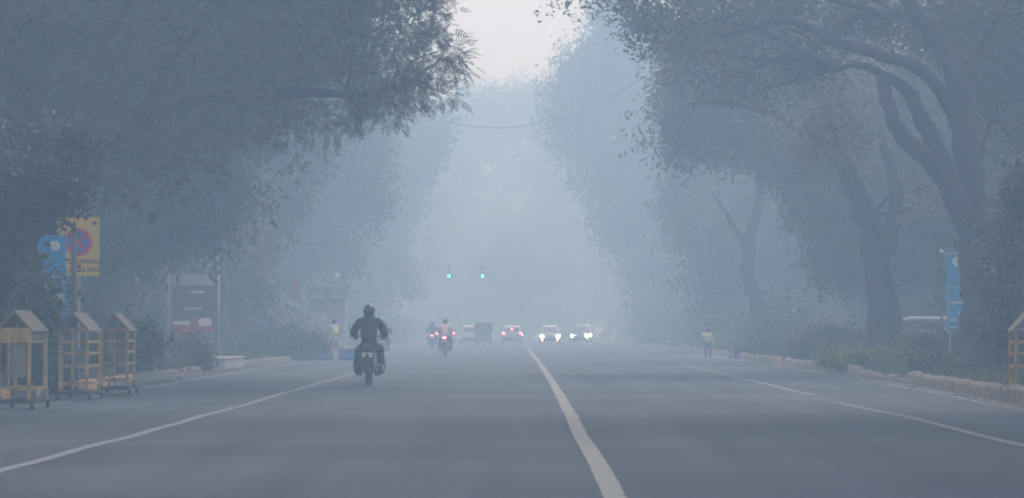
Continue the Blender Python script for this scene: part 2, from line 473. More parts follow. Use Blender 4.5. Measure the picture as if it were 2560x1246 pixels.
# kerbs: a footing each, with every stone its own piece
def stone_mesh(L, H, W, seed):
    r = random.Random(seed); b = MB(); n = 5
    rings = []
    for t in (-0.5, -0.40, 0.40, 0.5):
        k = 0.90 if abs(t) == 0.5 else 1.0
        ring = []
        for a in ((-0.5, 0), (-0.5, 0.78), (-0.33, 1.0), (0.33, 1.0), (0.5, 0.78), (0.5, 0)):
            ring.append((a[0] * W * k + r.uniform(-.006, .006), t * L, a[1] * H * (k if a[1] else 1) + (r.uniform(-.008, .008) if a[1] else -0.05)))
        rings.append(ring)
    b.loft(rings)
    o = b.build('kerb_stone_pattern', M_kerb); me = o.data; bpy.data.objects.remove(o)
    return me
def kerb(side):
    kf = kx_right if side > 0 else kx_left
    b = MB(); ys = fy(-20, 550, 4)
    rings = []
    for y in ys:
        x = kf(y); s = side
        rings.append([(x, y, -0.055), (x, y, 0.09), (x + s * 0.2, y, 0.09), (x + s * 0.2, y, -0.055)])
    b.loft(rings)
    base = b.build('kerb', M_kerbw); tag(base, kind='structure')
    short = [stone_mesh(0.30, 0.27, 0.17, i) for i in range(4)]
    long_ = [stone_mesh(0.60, 0.25, 0.17, i + 9) for i in range(4)]
    r = random.Random(20 + side)
    y = 40.0; n_ = 0; grp = 0; dx = dz = 0; rz = 0
    gaps = ((60.2, 62.6), (63.4, 66.0), (72.5, 74.3)) if side > 0 else ((70.2, 71.5), (80.6, 87.3))
    low = ((62.6, 63.4), (66.0, 70.0))
    while y < 150 and n_ < 298:
        L = 0.30 if y < 82 else 0.60
        if grp <= 0:
            grp = r.randint(4, 8); dx = r.uniform(-0.03, 0.03); dz = r.uniform(-0.03, 0.01); rz = r.uniform(-0.02, 0.02)
            if r.random() < 0.5: y += 0.06
        grp -= 1
        if any(a < y < b_ for a, b_ in gaps) and side > 0 or (side < 0 and any(a < y < b_ for a, b_ in gaps)):
            y += L; continue
        me = r.choice(short if L < 0.5 else long_)
        mm = M_kerb if r.random() < (0.75 if side > 0 else 0.35) else M_kerbw
        if side > 0 and (74.3 <= y < 75 or 92 < y < 93.5): mm = M_kerby
        if side < 0 and y < 61.5: mm = M_kerby
        o = bpy.data.objects.new('kerb_stone', me); col.objects.link(o); o.parent = base
        if mm is not M_kerb:
            o.material_slots[0].link = 'OBJECT'; o.material_slots[0].material = mm
        zz = dz - (0.10 if side > 0 and any(a < y < b_ for a, b_ in low) else 0)
        sc_ = 1.0 if side > 0 else 0.72
        o.location = (kf(y) + side * 0.09 + dx, y + L / 2, 0.0 + zz * 0.9); o.rotation_euler = (r.uniform(-.03, .03), r.uniform(-.04, .04), rz + r.uniform(-.02, .02))
        o.scale = (1, 0.95, sc_ * r.uniform(0.94, 1.05))
        y += L + 0.012; n_ += 1
kerb(1); kerb(-1)

# pale concrete platform on the left kerb
pt = MB(); a = G(500, 926)
pt.box((-8.95, 84.0, 0.15), (1.05, 6.0, 0.30)); pt.box((-8.95, 84, 0.325), (1.12, 6.1, 0.05))
o = pt.build('concrete_platform', mat('pale_concrete', (0.42, 0.40, 0.37), 0.9, var=0.2, scale=1.5), bevel=0.03)
tag(o, 'low pale concrete platform at the left kerb in front of the poster stand', 'platform')

# ------------------------------------------------------------------ foliage
def tmpl_pinnate(pairs=5, L=0.34, ll=0.10, lw=0.034):
    v = []; q = []
    def leaflet(base, d, w, ln):
        d = Vector(d).normalized(); side = d.cross(Vector((0, 0, 1))).normalized() * w / 2
        b = Vector(base); k = len(v)
        v.extend([tuple(b), tuple(b + d * ln * 0.45 + side + Vector((0, 0, -0.10 * ln))), tuple(b + d * ln + Vector((0, 0, -0.35 * ln))), tuple(b + d * ln * 0.45 - side + Vector((0, 0, -0.10 * ln)))])
        q.append((k, k + 1, k + 2, k + 3))
    for i in range(pairs):
        t = (i + 1) / (pairs + 1)
        base = (L * t, 0, -0.25 * L * t * t)
        for s in (-1, 1):
            leaflet(base, (0.45, s * 1.0, 0), lw, ll * (1 - 0.25 * abs(t - 0.5)))
    leaflet((L * 0.9, 0, -0.25 * L), (1, 0, -0.3), lw, ll)
    k = len(v); v += [(0, 0.004, 0), (0, -0.004, 0), (L * 0.9, -0.003, -0.25 * L * 0.8), (L * 0.9, 0.003, -0.25 * L * 0.8)]; q.append((k, k + 1, k + 2, k + 3))
    return np.array(v), np.array(q)
def tmpl_broad(nl=6, ll=0.15, lw=0.075, spread=0.14, seed=0):
    r = random.Random(seed); v = []; q = []
    for i in range(nl):
        b = Vector((r.gauss(0, spread), r.gauss(0, spread), r.gauss(0, spread)))
        a = r.uniform(0, 6.28); d = Vector((math.cos(a), math.sin(a), r.uniform(-0.9, 0.2))).normalized()
        side = d.cross(Vector((r.uniform(-.5, .5), r.uniform(-.5, .5), 1))).normalized() * lw / 2
        k = len(v); s = r.uniform(0.7, 1.25)
        v.extend([tuple(b), tuple(b + (d * ll * 0.45 + side) * s), tuple(b + (d * ll + Vector((0, 0, -0.2 * ll))) * s), tuple(b + (d * ll * 0.45 - side) * s)])
        q.append((k, k + 1, k + 2, k + 3))
    return np.array(v), np.array(q)
T_PIN = tmpl_pinnate(4, 0.24, 0.085, 0.03); T_BROAD = tmpl_broad(); T_BIG = tmpl_broad(7, 0.22, 0.10, 0.2, 3)
T_MID = tmpl_broad(8, 0.19, 0.085, 0.26, 5); T_FAR = tmpl_broad(9, 0.34, 0.17, 0.42, 8)

def foliage(name, parent, blobs, n_spray, tmpl, mats, seed=0, scale=1.0, cl_r=0.38, per=14, droop=0.5, mix=None):
    """blobs: (cx,cy,cz, rx,ry,rz). sprays gather in clusters, clusters gather in blobs"""
    rs = np.random.RandomState(seed)
    B = np.array([list(b) for b in blobs], dtype=float)
    w = (B[:, 3] * B[:, 4] * B[:, 5]) ** (2 / 3.0); w /= w.sum()
    ncl = max(1, int(n_spray / per))
    bi = rs.choice(len(B), ncl, p=w)
    d = rs.normal(size=(ncl, 3)); d /= np.linalg.norm(d, axis=1)[:, None]
    rad = rs.uniform(0.15, 1.0, ncl) ** 0.55
    lump = 1 + 0.30 * np.sin(d[:, 0] * 5 + bi) * np.cos(d[:, 2] * 4 + bi * 1.7)
    cc = B[bi, :3] + d * B[bi, 3:6] * (rad * lump)[:, None]
    csz = rs.uniform(0.6, 1.35, ncl) * cl_r
    N = ncl * per
    ci = np.repeat(np.arange(ncl), per)
    off = rs.normal(size=(N, 3)) * csz[ci][:, None] * np.array([0.62, 0.62, 0.42])
    pos = cc[ci] + off
    out = off / (np.linalg.norm(off, axis=1)[:, None] + 1e-6) + 0.6 * d[ci] + rs.normal(size=(N, 3)) * 0.45
    out[:, 2] -= droop
    X = out / np.linalg.norm(out, axis=1)[:, None]
    up = rs.normal(size=(N, 3)) * 0.55 + np.array([0, 0, 1.0])
    Y = np.cross(up, X); Y /= np.linalg.norm(Y, axis=1)[:, None]
    Z = np.cross(X, Y)
    s = rs.uniform(0.5, 1.45, N) * scale
    tv, tq = tmpl
    V = pos[:, None, :] + s[:, None, None] * (tv[None, :, 0:1] * X[:, None, :] + tv[None, :, 1:2] * Y[:, None, :] + tv[None, :, 2:3] * Z[:, None, :])
    Q = tq[None, :, :] + (np.arange(N) * len(tv))[:, None, None]
    mi = None
    if len(mats) > 1:
        pm = mix or [1.0 / len(mats)] * len(mats)
        cm = rs.choice(len(mats), ncl, p=pm)
        mi = np.repeat(cm[ci], len(tq))
    o = fast_mesh(name, V.reshape(-1, 3), Q.reshape(-1, 4), mats, parent, mi)
    o['kind'] = 'stuff'
    return o, cc

def wob(pts, sub=3, amp=0.05, seed=0):
    """smooth a polyline (Catmull-Rom) and make it slightly irregular"""
    r = random.Random(seed); pts = [Vector(p) for p in pts]; out = []
    q = [pts[0] * 2 - pts[1]] + pts + [pts[-1] * 2 - pts[-2]]
    for i in range(1, len(q) - 2):
        for k in range(sub):
            t = k / sub
            p = 0.5 * ((2 * q[i]) + (q[i + 1] - q[i - 1]) * t + (2 * q[i - 1] - 5 * q[i] + 4 * q[i + 1] - q[i + 2]) * t * t + (3 * q[i] - q[i - 1] - 3 * q[i + 1] + q[i + 2]) * t ** 3)
            out.append(p + Vector((r.uniform(-amp, amp), r.uniform(-amp, amp), r.uniform(-amp, amp) * 0.5)))
    out.append(pts[-1])
    return out

def limb(b, pts, r0, r1, n=9, seed=0, amp=0.04):
    w = wob(pts, 4, amp, seed); k = len(w)
    rr = random.Random(seed + 77); flare = 1.5 if w[0].z < 0.4 and r0 > 0.15 else 1.0
    b.tube(w, [(r0 + (r1 - r0) * (i / (k - 1)) ** 0.85) * rr.uniform(0.93, 1.09) * (flare if i == 0 else 1 + (flare - 1) * 0.3 if i == 1 else 1) for i in range(k)], n)
    return w

def px_blobs(lst, D, dspread=0.0, seed=0, depth=None):
    """blobs from (x, y, r_px[, dD]) in photograph pixels at depth D"""
    r = random.Random(seed); out = []
    for it in lst:
        x, y, rp = it[:3]; dd = it[3] if len(it) > 3 else r.uniform(-dspread, dspread)
        D_ = D + dd; p = P(x, y, D_); rm = rp * D_ / F
        out.append((p.x, p.y, p.z, rm, depth or max(rm, 0.5), rm))
    return out

def twigs(b, pts, cc, frac, seed, r0=0.02, reach=3.0):
    """thin twigs from limb points out to leaf clusters"""
    r = random.Random(seed); L = np.array([list(p) for p in pts])
    for c in cc:
        if r.random() > frac: continue
        dd = np.linalg.norm(L - c, axis=1); i = int(dd.argmin())
        if dd[i] > reach: continue
        a = Vector(L[i]); e = Vector(c); m = (a + e) / 2 + Vector((r.uniform(-.2, .2), r.uniform(-.2, .2), r.uniform(0, .25)))
        b.tube([a, m, e], [r0 * 1.6, r0, r0 * 0.4], 4, cap=False)

def hero_tree(label, base, limbs, blobs, n_spray, tmpl, mats, seed, mix=None, bark=None, twig=0.25, **kw):
    """limbs: list of (points in world, r0, r1)"""
    t = empty('leafy_tree', base, 0, label, 'tree')
    off = Vector(base)
    b = MB(); pts = []
    for i, (lp, r0, r1) in enumerate(limbs):
        pts += limb(b, [Vector(p) - off for p in lp], r0, r1, 10 if r0 > 0.15 else 6, seed + i, amp=0.03 + r0 * 0.08)
    bl = [(x - off.x, y - off.y, z - off.z, rx, ry, rz) for x, y, z, rx, ry, rz in blobs]
    crown, cc = foliage('crown', t, bl, n_spray, tmpl, mats, seed, mix=mix, **kw)
    big = [p for p in pts]
    # secondary limbs towards the blob centres
    r = random.Random(seed); L = np.array([list(p) for p in big]); extra = []
    for q in bl:
        c = np.array(q[:3]); dd = np.linalg.norm(L - c, axis=1) + np.where(L[:, 2] < 2.5, 4, 0); i = int(dd.argmin())
        if dd[i] < 0.3 or dd[i] > 9: continue
        a = Vector(L[i]); e = Vector(c); m = a.lerp(e, 0.5) + Vector((r.uniform(-.3, .3), r.uniform(-.3, .3), r.uniform(0.0, .4)))
        hang = e.z < a.z - 0.4
        extra += limb(b, [a, m, e], (0.012 if hang else 0.03 + 0.011 * dd[i]), (0.006 if hang else 0.015), 6, seed + 50 + i, 0.05)
    twigs(b, big + extra, cc, twig, seed + 3)
    b.build('trunk', bark or M_bark, t, smooth=True)
    return t

# ------------------------------------------------------------------ the large trees, left side
# L1: the big dark tree whose crown hangs over the left lanes
D1 = 60
L1b = px_blobs([(1075, 50, 55), (1060, 120, 60), (1040, 180, 60), (1030, 40, 60), (1090, 130, 50), (1120, 150, 35), (1070, 215, 55), (1110, 235, 28), (1000, 60, 95), (985, 150, 100), (960, 240, 80), (1010, 250, 60), (905, 280, 60), (985, 290, 38),
                (870, 60, 130), (860, 170, 120), (730, 70, 150), (720, 200, 130), (580, 90, 160), (570, 230, 150), (430, 60, 170), (420, 250, 170),
                (250, 120, 190), (240, 330, 180), (60, 60, 190), (60, 300, 200), (350, 420, 120), (480, 380, 90),
                (670, 355, 34, 0), (748, 358, 26, 0), (736, 418, 26, 0), (620, 330, 45), (560, 350, 60), (820, 290, 40), (900, 315, 28),
                (1040, -60, 80), (900, -110, 150), (700, -150, 190), (450, -180, 220), (200, -170, 240), (-50, -120, 240),
                (1150, -280, 120), (950, -380, 240), (650, -450, 280), (300, -480, 300), (-150, -250, 260), (-150, 100, 220), (-120, 380, 200)], D1 + 1.8, 3.6, 1)
base1 = Vector((-10.6, 62, 0.1))
L1l = [([base1, P(115, 700, 62), P(150, 480, 61.5), P(260, 370, 61)], 0.42, 0.27),
       ([P(240, 390, 61), P(370, 300, 60.5), P(500, 258, 60), P(620, 238, 60), P(760, 232, 60), P(900, 236, 60), P(1010, 215, 60)], 0.25, 0.05),
       ([P(200, 420, 61.4), P(230, 200, 62), P(330, 0, 62), P(420, -200, 62)], 0.22, 0.06),
       ([P(330, 325, 60.5), P(430, 150, 59), P(560, 0, 58), P(680, -150, 58)], 0.15, 0.04),
       ([P(620, 238, 60), P(740, 150, 60), P(860, 60, 60), P(960, -20, 60)], 0.10, 0.03),
       ([P(860, 234, 60), P(876, 170, 60), P(890, 110, 60)], 0.05, 0.02),
       ([P(180, 440, 61.4), P(60, 250, 60), P(-60, 60, 59)], 0.16, 0.05)]
hero_tree('large dark tree whose crown arches over the left lanes above the barricades', base1, L1l, L1b, 40000, T_PIN, [M_leafd, M_leafm], 101, mix=[0.6, 0.4], cl_r=0.30, per=16, droop=0.12, twig=0.12, scale=0.85)

L1c = px_blobs([(80, 40, 130), (280, 40, 130), (480, 60, 130), (660, 80, 120), (800, 80, 90), (80, 240, 130), (280, 240, 120), (470, 220, 110), (650, 200, 90), (180, 400, 100), (20, 420, 100), (330, 380, 80), (600, -80, 140), (300, -120, 160), (850, -60, 120)], 69, 2.0, 31)
b1c = Vector((-12.2, 70, 0.1))
hero_tree('second dark tree close behind the arching tree on the left', b1c, [([b1c, P(90, 600, 70), P(160, 350, 70), P(300, 150, 70)], 0.28, 0.09), ([P(160, 350, 70), P(400, 220, 70), P(620, 150, 70), P(800, 100, 70)], 0.14, 0.04)], L1c, 15000, T_BROAD, [M_leafd, M_leafm], 131, mix=[0.6, 0.4], cl_r=0.5, per=12, scale=1.15, twig=0.06)

# L0: leafy mass at the far left behind the first barricade
L0b = px_blobs([(60, 430, 110), (20, 560, 120), (105, 480, 70), (-60, 700, 150), (25, 700, 72), (60, 830, 38), (20, 860, 80), (-80, 500, 160), (46, 650, 34), (112, 740, 16, -3.2), (104, 800, 20, -3.2), (98, 690, 14, -3.2), (150, 400, 80), (50, 900, 50), (160, 470, 44), (96, 735, 18)], 49, 1.2, 2)
b0 = Vector((-9.9, 50, 0.1))
hero_tree('dark leafy tree with drooping foliage at the far left beside the blue sign', b0, [([b0, P(-60, 700, 50), P(-20, 500, 50), P(60, 380, 50)], 0.22, 0.06)], L0b, 9000, T_BROAD, [M_leafd, M_leafm], 102, mix=[0.5, 0.5], cl_r=0.2, per=12, scale=0.8, droop=0.8)

# L2: trees behind, filling the mid left
L2b = px_blobs([(450, 480, 120), (330, 560, 110), (560, 470, 90), (640, 430, 80, 34), (520, 550, 60), (400, 580, 50), (230, 520, 110), (100, 600, 90), (620, 560, 70, 34), (700, 500, 60, 36), (300, 400, 130), (150, 380, 140), (500, 330, 130), (560, 200, 160), (300, 150, 180), (280, 700, 40), (100, 750, 60), (740, 380, 90, 38), (700, 250, 140, 30)], 86, 5, 3)
b2 = Vector((-11.6, 84, 0.1))
hero_tree('broad tree with a leaning forked trunk behind the yellow sign', b2,
          [([b2, P(235, 760, 84), P(262, 650, 84), P(330, 540, 84), P(430, 440, 85)], 0.36, 0.12), ([P(250, 700, 84), P(300, 640, 84), P(320, 560, 85)], 0.18, 0.08), ([P(262, 650, 84), P(200, 500, 85), P(250, 300, 86)], 0.2, 0.06)],
          L2b, 13000, T_MID, [M_leafm, M_leafd], 103, mix=[0.6, 0.4], cl_r=0.55, per=12)
L3b = px_blobs([(800, 430, 110), (870, 400, 90), (900, 500, 62), (920, 430, 45), (780, 560, 90), (700, 620, 90), (830, 620, 60), (640, 670, 50), (730, 670, 40), (880, 330, 80), (700, 400, 120), (820, 280, 110), (600, 600, 110), (850, 160, 130), (760, 60, 150), (560, 700, 50), (560, 500, 120), (940, 350, 35)], 158, 7, 4)
b3 = Vector((-10.2, 158, 0.1))
hero_tree('hazy tree standing behind the poster stand and the worker', b3,
          [([b3, P(700, 780, 158), P(690, 650, 158), P(740, 520, 158), P(800, 400, 158)], 0.34, 0.10), ([P(690, 700, 158), P(620, 600, 158), P(560, 520, 158)], 0.18, 0.06)],
          L3b, 12000, T_MID, [M_leafm, M_leafo], 104, mix=[0.7, 0.3], cl_r=0.7, per=12, scale=1.25)
L3c = px_blobs([(560, 780, 50), (500, 700, 80), (420, 760, 70), (600, 740, 50), (460, 640, 90), (560, 620, 80), (380, 560, 120), (520, 520, 110)], 112, 5, 5)
b3c = P(560, 880, 112); b3c.z = 0.1
hero_tree('pale trunked tree to the right of the poster stand', b3c,
          [([b3c, P(562, 780, 112), P(560, 690, 112), P(520, 600, 112)], 0.20, 0.08)], L3c, 5000, T_MID, [M_leafm, M_leafo], 105, bark=M_barkp, cl_r=0.6, per=10, scale=1.2)
L4b = px_blobs([(950, 560, 70), (900, 620, 60), (880, 700, 70), (950, 650, 40), (1000, 400, 70), (980, 480, 60), (1040, 380, 55), (940, 300, 90), (1060, 330, 50), (860, 540, 90), (900, 760, 50), (1010, 700, 30)], 225, 8, 6)
b4 = Vector((-9.6, 225, 0.1))
hero_tree('faded tree on the left beyond the worker', b4, [([b4, P(890, 740, 225), P(900, 620, 225), P(950, 480, 225)], 0.34, 0.10)], L4b, 7000, T_FAR, [M_leafm], 106, cl_r=1.1, per=9, scale=0.95)
L5b = px_blobs([(1180, 270, 55), (1140, 300, 60), (1240, 280, 55), (1200, 330, 60), (1090, 360, 70), (1150, 400, 70), (1060, 460, 70), (1110, 500, 60), (1040, 560, 60), (1060, 640, 50), (1190, 235, 30), (1110, 300, 45), (1300, 300, 45), (1270, 250, 35), (1320, 240, 30), (1000, 520, 70), (1010, 640, 60), (1090, 580, 40)], 310, 10, 7)
b5 = Vector((-9.6, 310, 0.1))
hero_tree('tall faded tree reaching up beneath the open sky on the left', b5, [([b5, P(1020, 740, 310), P(1030, 600, 310), P(1080, 450, 310), P(1160, 320, 310)], 0.42, 0.12)], L5b, 5000, T_FAR, [M_leafm], 107, cl_r=1.25, per=9, scale=1.0)

# ------------------------------------------------------------------ the large trees, right side
D2 = 72
R1b = px_blobs([(1650, 60, 55), (1655, 130, 35), (1640, 95, 28), (1720, 40, 90), (1740, 120, 75), (1700, 195, 36), (1830, 70, 110), (1850, 180, 70), (1800, 200, 40), (1950, 60, 110), (2290, 30, 90, 3), (2320, 90, 70, 3), (2000, 170, 80), (2100, 60, 110),
                (2200, 80, 90), (2350, 60, 110), (2450, 130, 130), (2530, 260, 120), (2560, 60, 140), (1900, 225, 42), (1590, 40, 30),
                (1450, 2, 20, 0), (1395, 2, 14, 0), (1480, -30, 40), (1560, 0, 34), (1540, -60, 60), (1700, -80, 120), (1900, -110, 160), (2150, -120, 180), (2400, -150, 200), (2650, -50, 220), (2000, -350, 260), (1700, -260, 160), (2350, -400, 280), (2650, -330, 260), (2700, 250, 180), (2640, 520, 120)], D2 + 4.5, 2.6, 8)
br1 = Vector(P(2452, 925, 72)); br1.z = 0.1
R1l = [([br1, P(2446, 760, 72), P(2438, 620, 72), P(2428, 470, 72), P(2412, 330, 72), P(2385, 190, 72), P(2335, 90, 72), P(2270, 0, 72), P(2200, -130, 72)], 0.55, 0.15),
       ([P(2434, 600, 71.6), P(2372, 450, 71.6), P(2322, 330, 71.5), P(2275, 240, 71.5), P(2212, 192, 71.5), P(2150, 165, 71.8), P(2090, 172, 72.5)], 0.34, 0.05),
       ([P(2430, 560, 71.4), P(2345, 425, 71.2), P(2258, 345, 71), P(2222, 265, 71), P(2205, 195, 71.3)], 0.25, 0.16),
       ([P(2400, 300, 72), P(2310, 180, 71.5), P(2225, 145, 71), P(2140, 118, 71), P(2068, 98, 71), P(2020, 68, 71), P(1950, 52, 71), P(1870, 70, 71), P(1800, 90, 71)], 0.19, 0.07),
       ([P(2080, 100, 71), P(2140, 45, 71), P(2200, 30, 71), P(2260, 38, 71)], 0.12, 0.08),
       ([P(2220, 40, 71), P(2050, -10, 71), P(1850, -60, 71), P(1600, -50, 71)], 0.12, 0.03),
       ([P(2400, 260, 72), P(2450, 120, 73), P(2560, -60, 73)], 0.12, 0.05),
       ([P(2430, 470, 72.2), P(2480, 300, 72.8), P(2540, 380, 73), P(2560, 470, 73)], 0.05, 0.03)]
hero_tree('big forked tree leaning over the right verge beside the blue sign', br1, R1l, R1b, 21000, T_BROAD, [M_leafm, M_leafo], 110, mix=[0.35, 0.65], cl_r=0.42, per=13, twig=0.10, scale=0.9)

# near right-hand leafy mass beside the barricade
R0b = px_blobs([(2545, 640, 46), (2580, 560, 70), (2520, 720, 32), (2545, 800, 46), (2515, 840, 32), (2570, 900, 50), (2620, 700, 110), (2530, 600, 30), (2520, 890, 30), (2640, 850, 120), (2590, 480, 60)], 60, 1.5, 9)
b_ = Vector((11.4, 61, 0.1))
hero_tree('dense broad leaved tree at the right edge behind the barricade', b_, [([b_, P(2600, 700, 61), P(2570, 560, 61)], 0.14, 0.05)], R0b, 7500, T_BIG, [M_leafm, M_leafo], 111, mix=[0.6, 0.4], cl_r=0.26, per=10, scale=0.7, droop=0.9)

R2b = px_blobs([(1700, 290, 60), (1750, 240, 60), (1720, 190, 50), (1830, 260, 80), (1950, 300, 80), (1900, 200, 90), (1735, 330, 45), (1860, 330, 50), (1690, 372, 32, 0), (1735, 375, 22, 0), (1812, 376, 26, 0), (2000, 420, 70),
                (2150, 420, 90), (2080, 520, 90), (2200, 560, 80), (2300, 560, 50), (2300, 460, 60), (1980, 330, 60), (2220, 250, 110), (2060, 200, 110), (2330, 640, 40), (2150, 660, 50), (2080, 640, 50), (2520, 480, 120), (2600, 300, 150), (1750, 120, 80), (1900, 80, 100), (2120, 60, 120), (2350, 250, 90)], 103, 4, 10)
br2 = P(2215, 905, 88); br2.z = 0.1
R2l = [([br2, P(2212, 800, 88), P(2200, 700, 88), P(2172, 560, 88), P(2130, 450, 88), P(2085, 370, 88), P(2040, 280, 88)], 0.62, 0.20),
       ([P(2200, 650, 88), P(2230, 560, 88), P(2240, 460, 88), P(2200, 330, 88)], 0.36, 0.12),
       ([P(2085, 370, 88), P(1960, 300, 88), P(1830, 260, 88), P(1720, 260, 88)], 0.14, 0.04)]
hero_tree('thick trunked tree behind the flowering hedge on the right', br2, R2l, R2b, 14000, T_MID, [M_leafm, M_leafo], 112, mix=[0.25, 0.75], cl_r=0.5, per=12, scale=0.95)
R2c = px_blobs([(2080, 290, 80), (2030, 350, 60), (2110, 230, 50), (2130, 340, 46), (2060, 385, 30), (2280, 520, 30), (2300, 480, 22)], 82, 1.0, 11)
b_ = Vector((P(2240, 825, 84).x, 84, 0.1))
hero_tree('slim tree whose pale leaves, coloured as if sunlit, hang between the two forked trees', b_, [([b_, P(2222, 700, 84), P(2184, 540, 84), P(2130, 420, 84), P(2090, 330, 82)], 0.09, 0.03)], R2c, 1300, T_BROAD, [M_leafo, M_leafp], 113, mix=[0.6, 0.4], cl_r=0.6, per=6, scale=0.75)

R3b = px_blobs([(1760, 440, 60), (1720, 500, 45), (1820, 420, 70), (1850, 500, 80), (1780, 580, 60), (1900, 560, 80), (1820, 650, 50), (1950, 450, 90), (1960, 640, 70), (1740, 560, 34), (2020, 560, 80), (1880, 330, 90), (1800, 760, 40), (2050, 700, 60), (1770, 690, 36), (1980, 760, 50), (2040, 830, 50), (2110, 780, 50)], 150, 6, 12)
br3 = P(1920, 885, 128); br3.z = 0.1
R3l = [([br3, P(1912, 820, 128), P(1890, 760, 128), P(1872, 690, 128), P(1878, 590, 128), P(1900, 480, 128), P(1890, 380, 128)], 0.52, 0.16), ([P(1876, 640, 128), P(1830, 560, 128), P(1780, 480, 128)], 0.2, 0.06)]
hero_tree('tree with a curved leaning trunk behind the standing person on the right', br3, R3l, R3b, 11000, T_MID, [M_leafo, M_leafm], 114, mix=[0.75, 0.25], cl_r=0.7, per=12, scale=1.3)

R4b = px_blobs([(1525, 75, 58), (1458, 140, 44), (1416, 200, 32), (1450, 220, 60), (1520, 150, 80), (1560, 60, 70), (1500, 300, 80), (1410, 270, 42), (1600, 250, 100), (1580, 400, 90), (1500, 420, 80), (1650, 380, 90), (1650, 520, 80), (1560, 540, 80), (1700, 640, 70), (1620, 650, 70), (1540, 20, 26), (1600, 120, 80), (1700, 760, 60), (1640, 770, 50), (1440, 340, 50), (1505, 45, 20)], 215, 10, 13)
br4 = Vector((10.5, 215, 0.1))
hero_tree('very tall pale tree rising against the open sky on the right', br4, [([br4, P(1690, 700, 215), P(1640, 540, 215), P(1560, 350, 215), P(1500, 150, 215)], 0.5, 0.12), ([P(1640, 540, 215), P(1650, 380, 215), P(1620, 220, 215)], 0.2, 0.08)], R4b, 8200, T_FAR, [M_leafm, M_leafo], 115, cl_r=1.0, per=10, scale=0.85)
R5b = px_blobs([(1360, 270, 50), (1330, 330, 50), (1400, 350, 60), (1380, 220, 36), (1420, 430, 70), (1350, 420, 50), (1450, 520, 70), (1380, 530, 60), (1530, 640, 70), (1440, 640, 60), (1350, 620, 30), (1560, 740, 60), (1300, 380, 36), (1310, 230, 24)], 315, 10, 14)
R5c = px_blobs([(1250, 480, 55), (1290, 430, 50), (1225, 540, 55), (1200, 455, 40), (1310, 560, 60), (1340, 480, 50), (1250, 380, 40), (1190, 520, 45), (1270, 600, 50), (1170, 600, 50), (1350, 620, 50)], 350, 8, 24)
hero_tree('hardly visible tall tree in the haze in the middle beyond the junction', Vector((-2.2, 350, 0.1)), [([Vector((-2.2, 350, 0.1)), P(1250, 700, 350), P(1255, 560, 350), P(1260, 440, 350)], 0.5, 0.15)], R5c, 3600, T_FAR, [M_leafm], 130, cl_r=1.2, per=9)
br5 = Vector((9.2, 315, 0.1))
hero_tree('faint tree right of the gap where the road ends', br5, [([br5, P(1560, 740, 315), P(1500, 600, 315), P(1420, 430, 315), P(1370, 300, 315)], 0.45, 0.12)], R5b, 5000, T_FAR, [M_leafm], 116, cl_r=1.25, per=9, scale=0.9)
# small umbrella-shaped tree in the middle
T6b = px_blobs([(1300, 690, 60), (1240, 680, 44), (1360, 680, 44), (1290, 640, 50), (1210, 665, 24), (1395, 665, 24), (1300, 735, 24)], 300, 3, 15)
b6 = Vector((P(1302, 850, 300).x, 300, 0.1))
hero_tree('small round topped tree on the island at the far junction', b6, [([b6, P(1302, 800, 300), P(1300, 740, 300), P(1300, 680, 300)], 0.2, 0.1)], T6b, 3000, T_FAR, [M_leafm], 117, cl_r=0.8, per=8, scale=0.8)

# ------------------------------------------------------------------ rows of background trees (shared meshes)
def row_proto(seed, H, W, base):
    r = random.Random(seed); bl = []
    for k in range(20):
        a = r.uniform(0, 6.28); rr = W * math.sqrt(r.random()) * 0.75; z = H * r.uniform(0.12, 0.9)
        s = r.uniform(1.1, 2.0)
        bl.append((rr * math.cos(a), rr * math.sin(a), z, s, s, s * 0.8))
    t = empty('background_tree', (0, 0, 0), 0, 'tall shadowy tree in the dim rows standing behind the roadside trees', 'tree', 'background trees behind the roadside trees')
    b = MB(); pts = limb(b, [(0, 0, 0), (r.uniform(-.3, .3), 0, H * .2), (r.uniform(-.5, .5), r.uniform(-.5, .5), H * .45), (0, 0, H * .8)], 0.32, 0.08, 8, seed)
    for q in bl[:9]:
        limb(b, [(0, 0, H * .25), (q[0] * .5, q[1] * .5, (q[2] + H * .25) * .5), q[:3]], 0.13, 0.03, 5, seed)
    crown, cc = foliage('crown', t, bl, 4200, T_FAR, [M_leafm, M_leafd], seed, cl_r=0.9, per=10, scale=0.9)
    b.build('trunk', M_bark, t, smooth=True)
    return t
protos = [row_proto(301, 15, 5.5, 0), row_proto(302, 17, 5.0, 0), row_proto(303, 13, 6.0, 0)]
r = random.Random(44); used = [False] * 3; spots = []
for side in (-1, 1):
    for yy in range(66, 300, 17):
        spots.append((side * (19 + r.uniform(-1, 1.5)), yy + r.uniform(-3, 3)))
    for yy in range(90, 330, 20):
        spots.append((side * (28 + r.uniform(-2, 2)), yy + r.uniform(-4, 4)))
for xx in (-26, -19, -12, -6, 0.5, 6, 12, 19, 26): spots.append((xx, 345 + r.uniform(-10, 14)))
for xx in (-22, -14, -3, 3, 10, 22): spots.append((xx, 400 + r.uniform(-10, 14)))
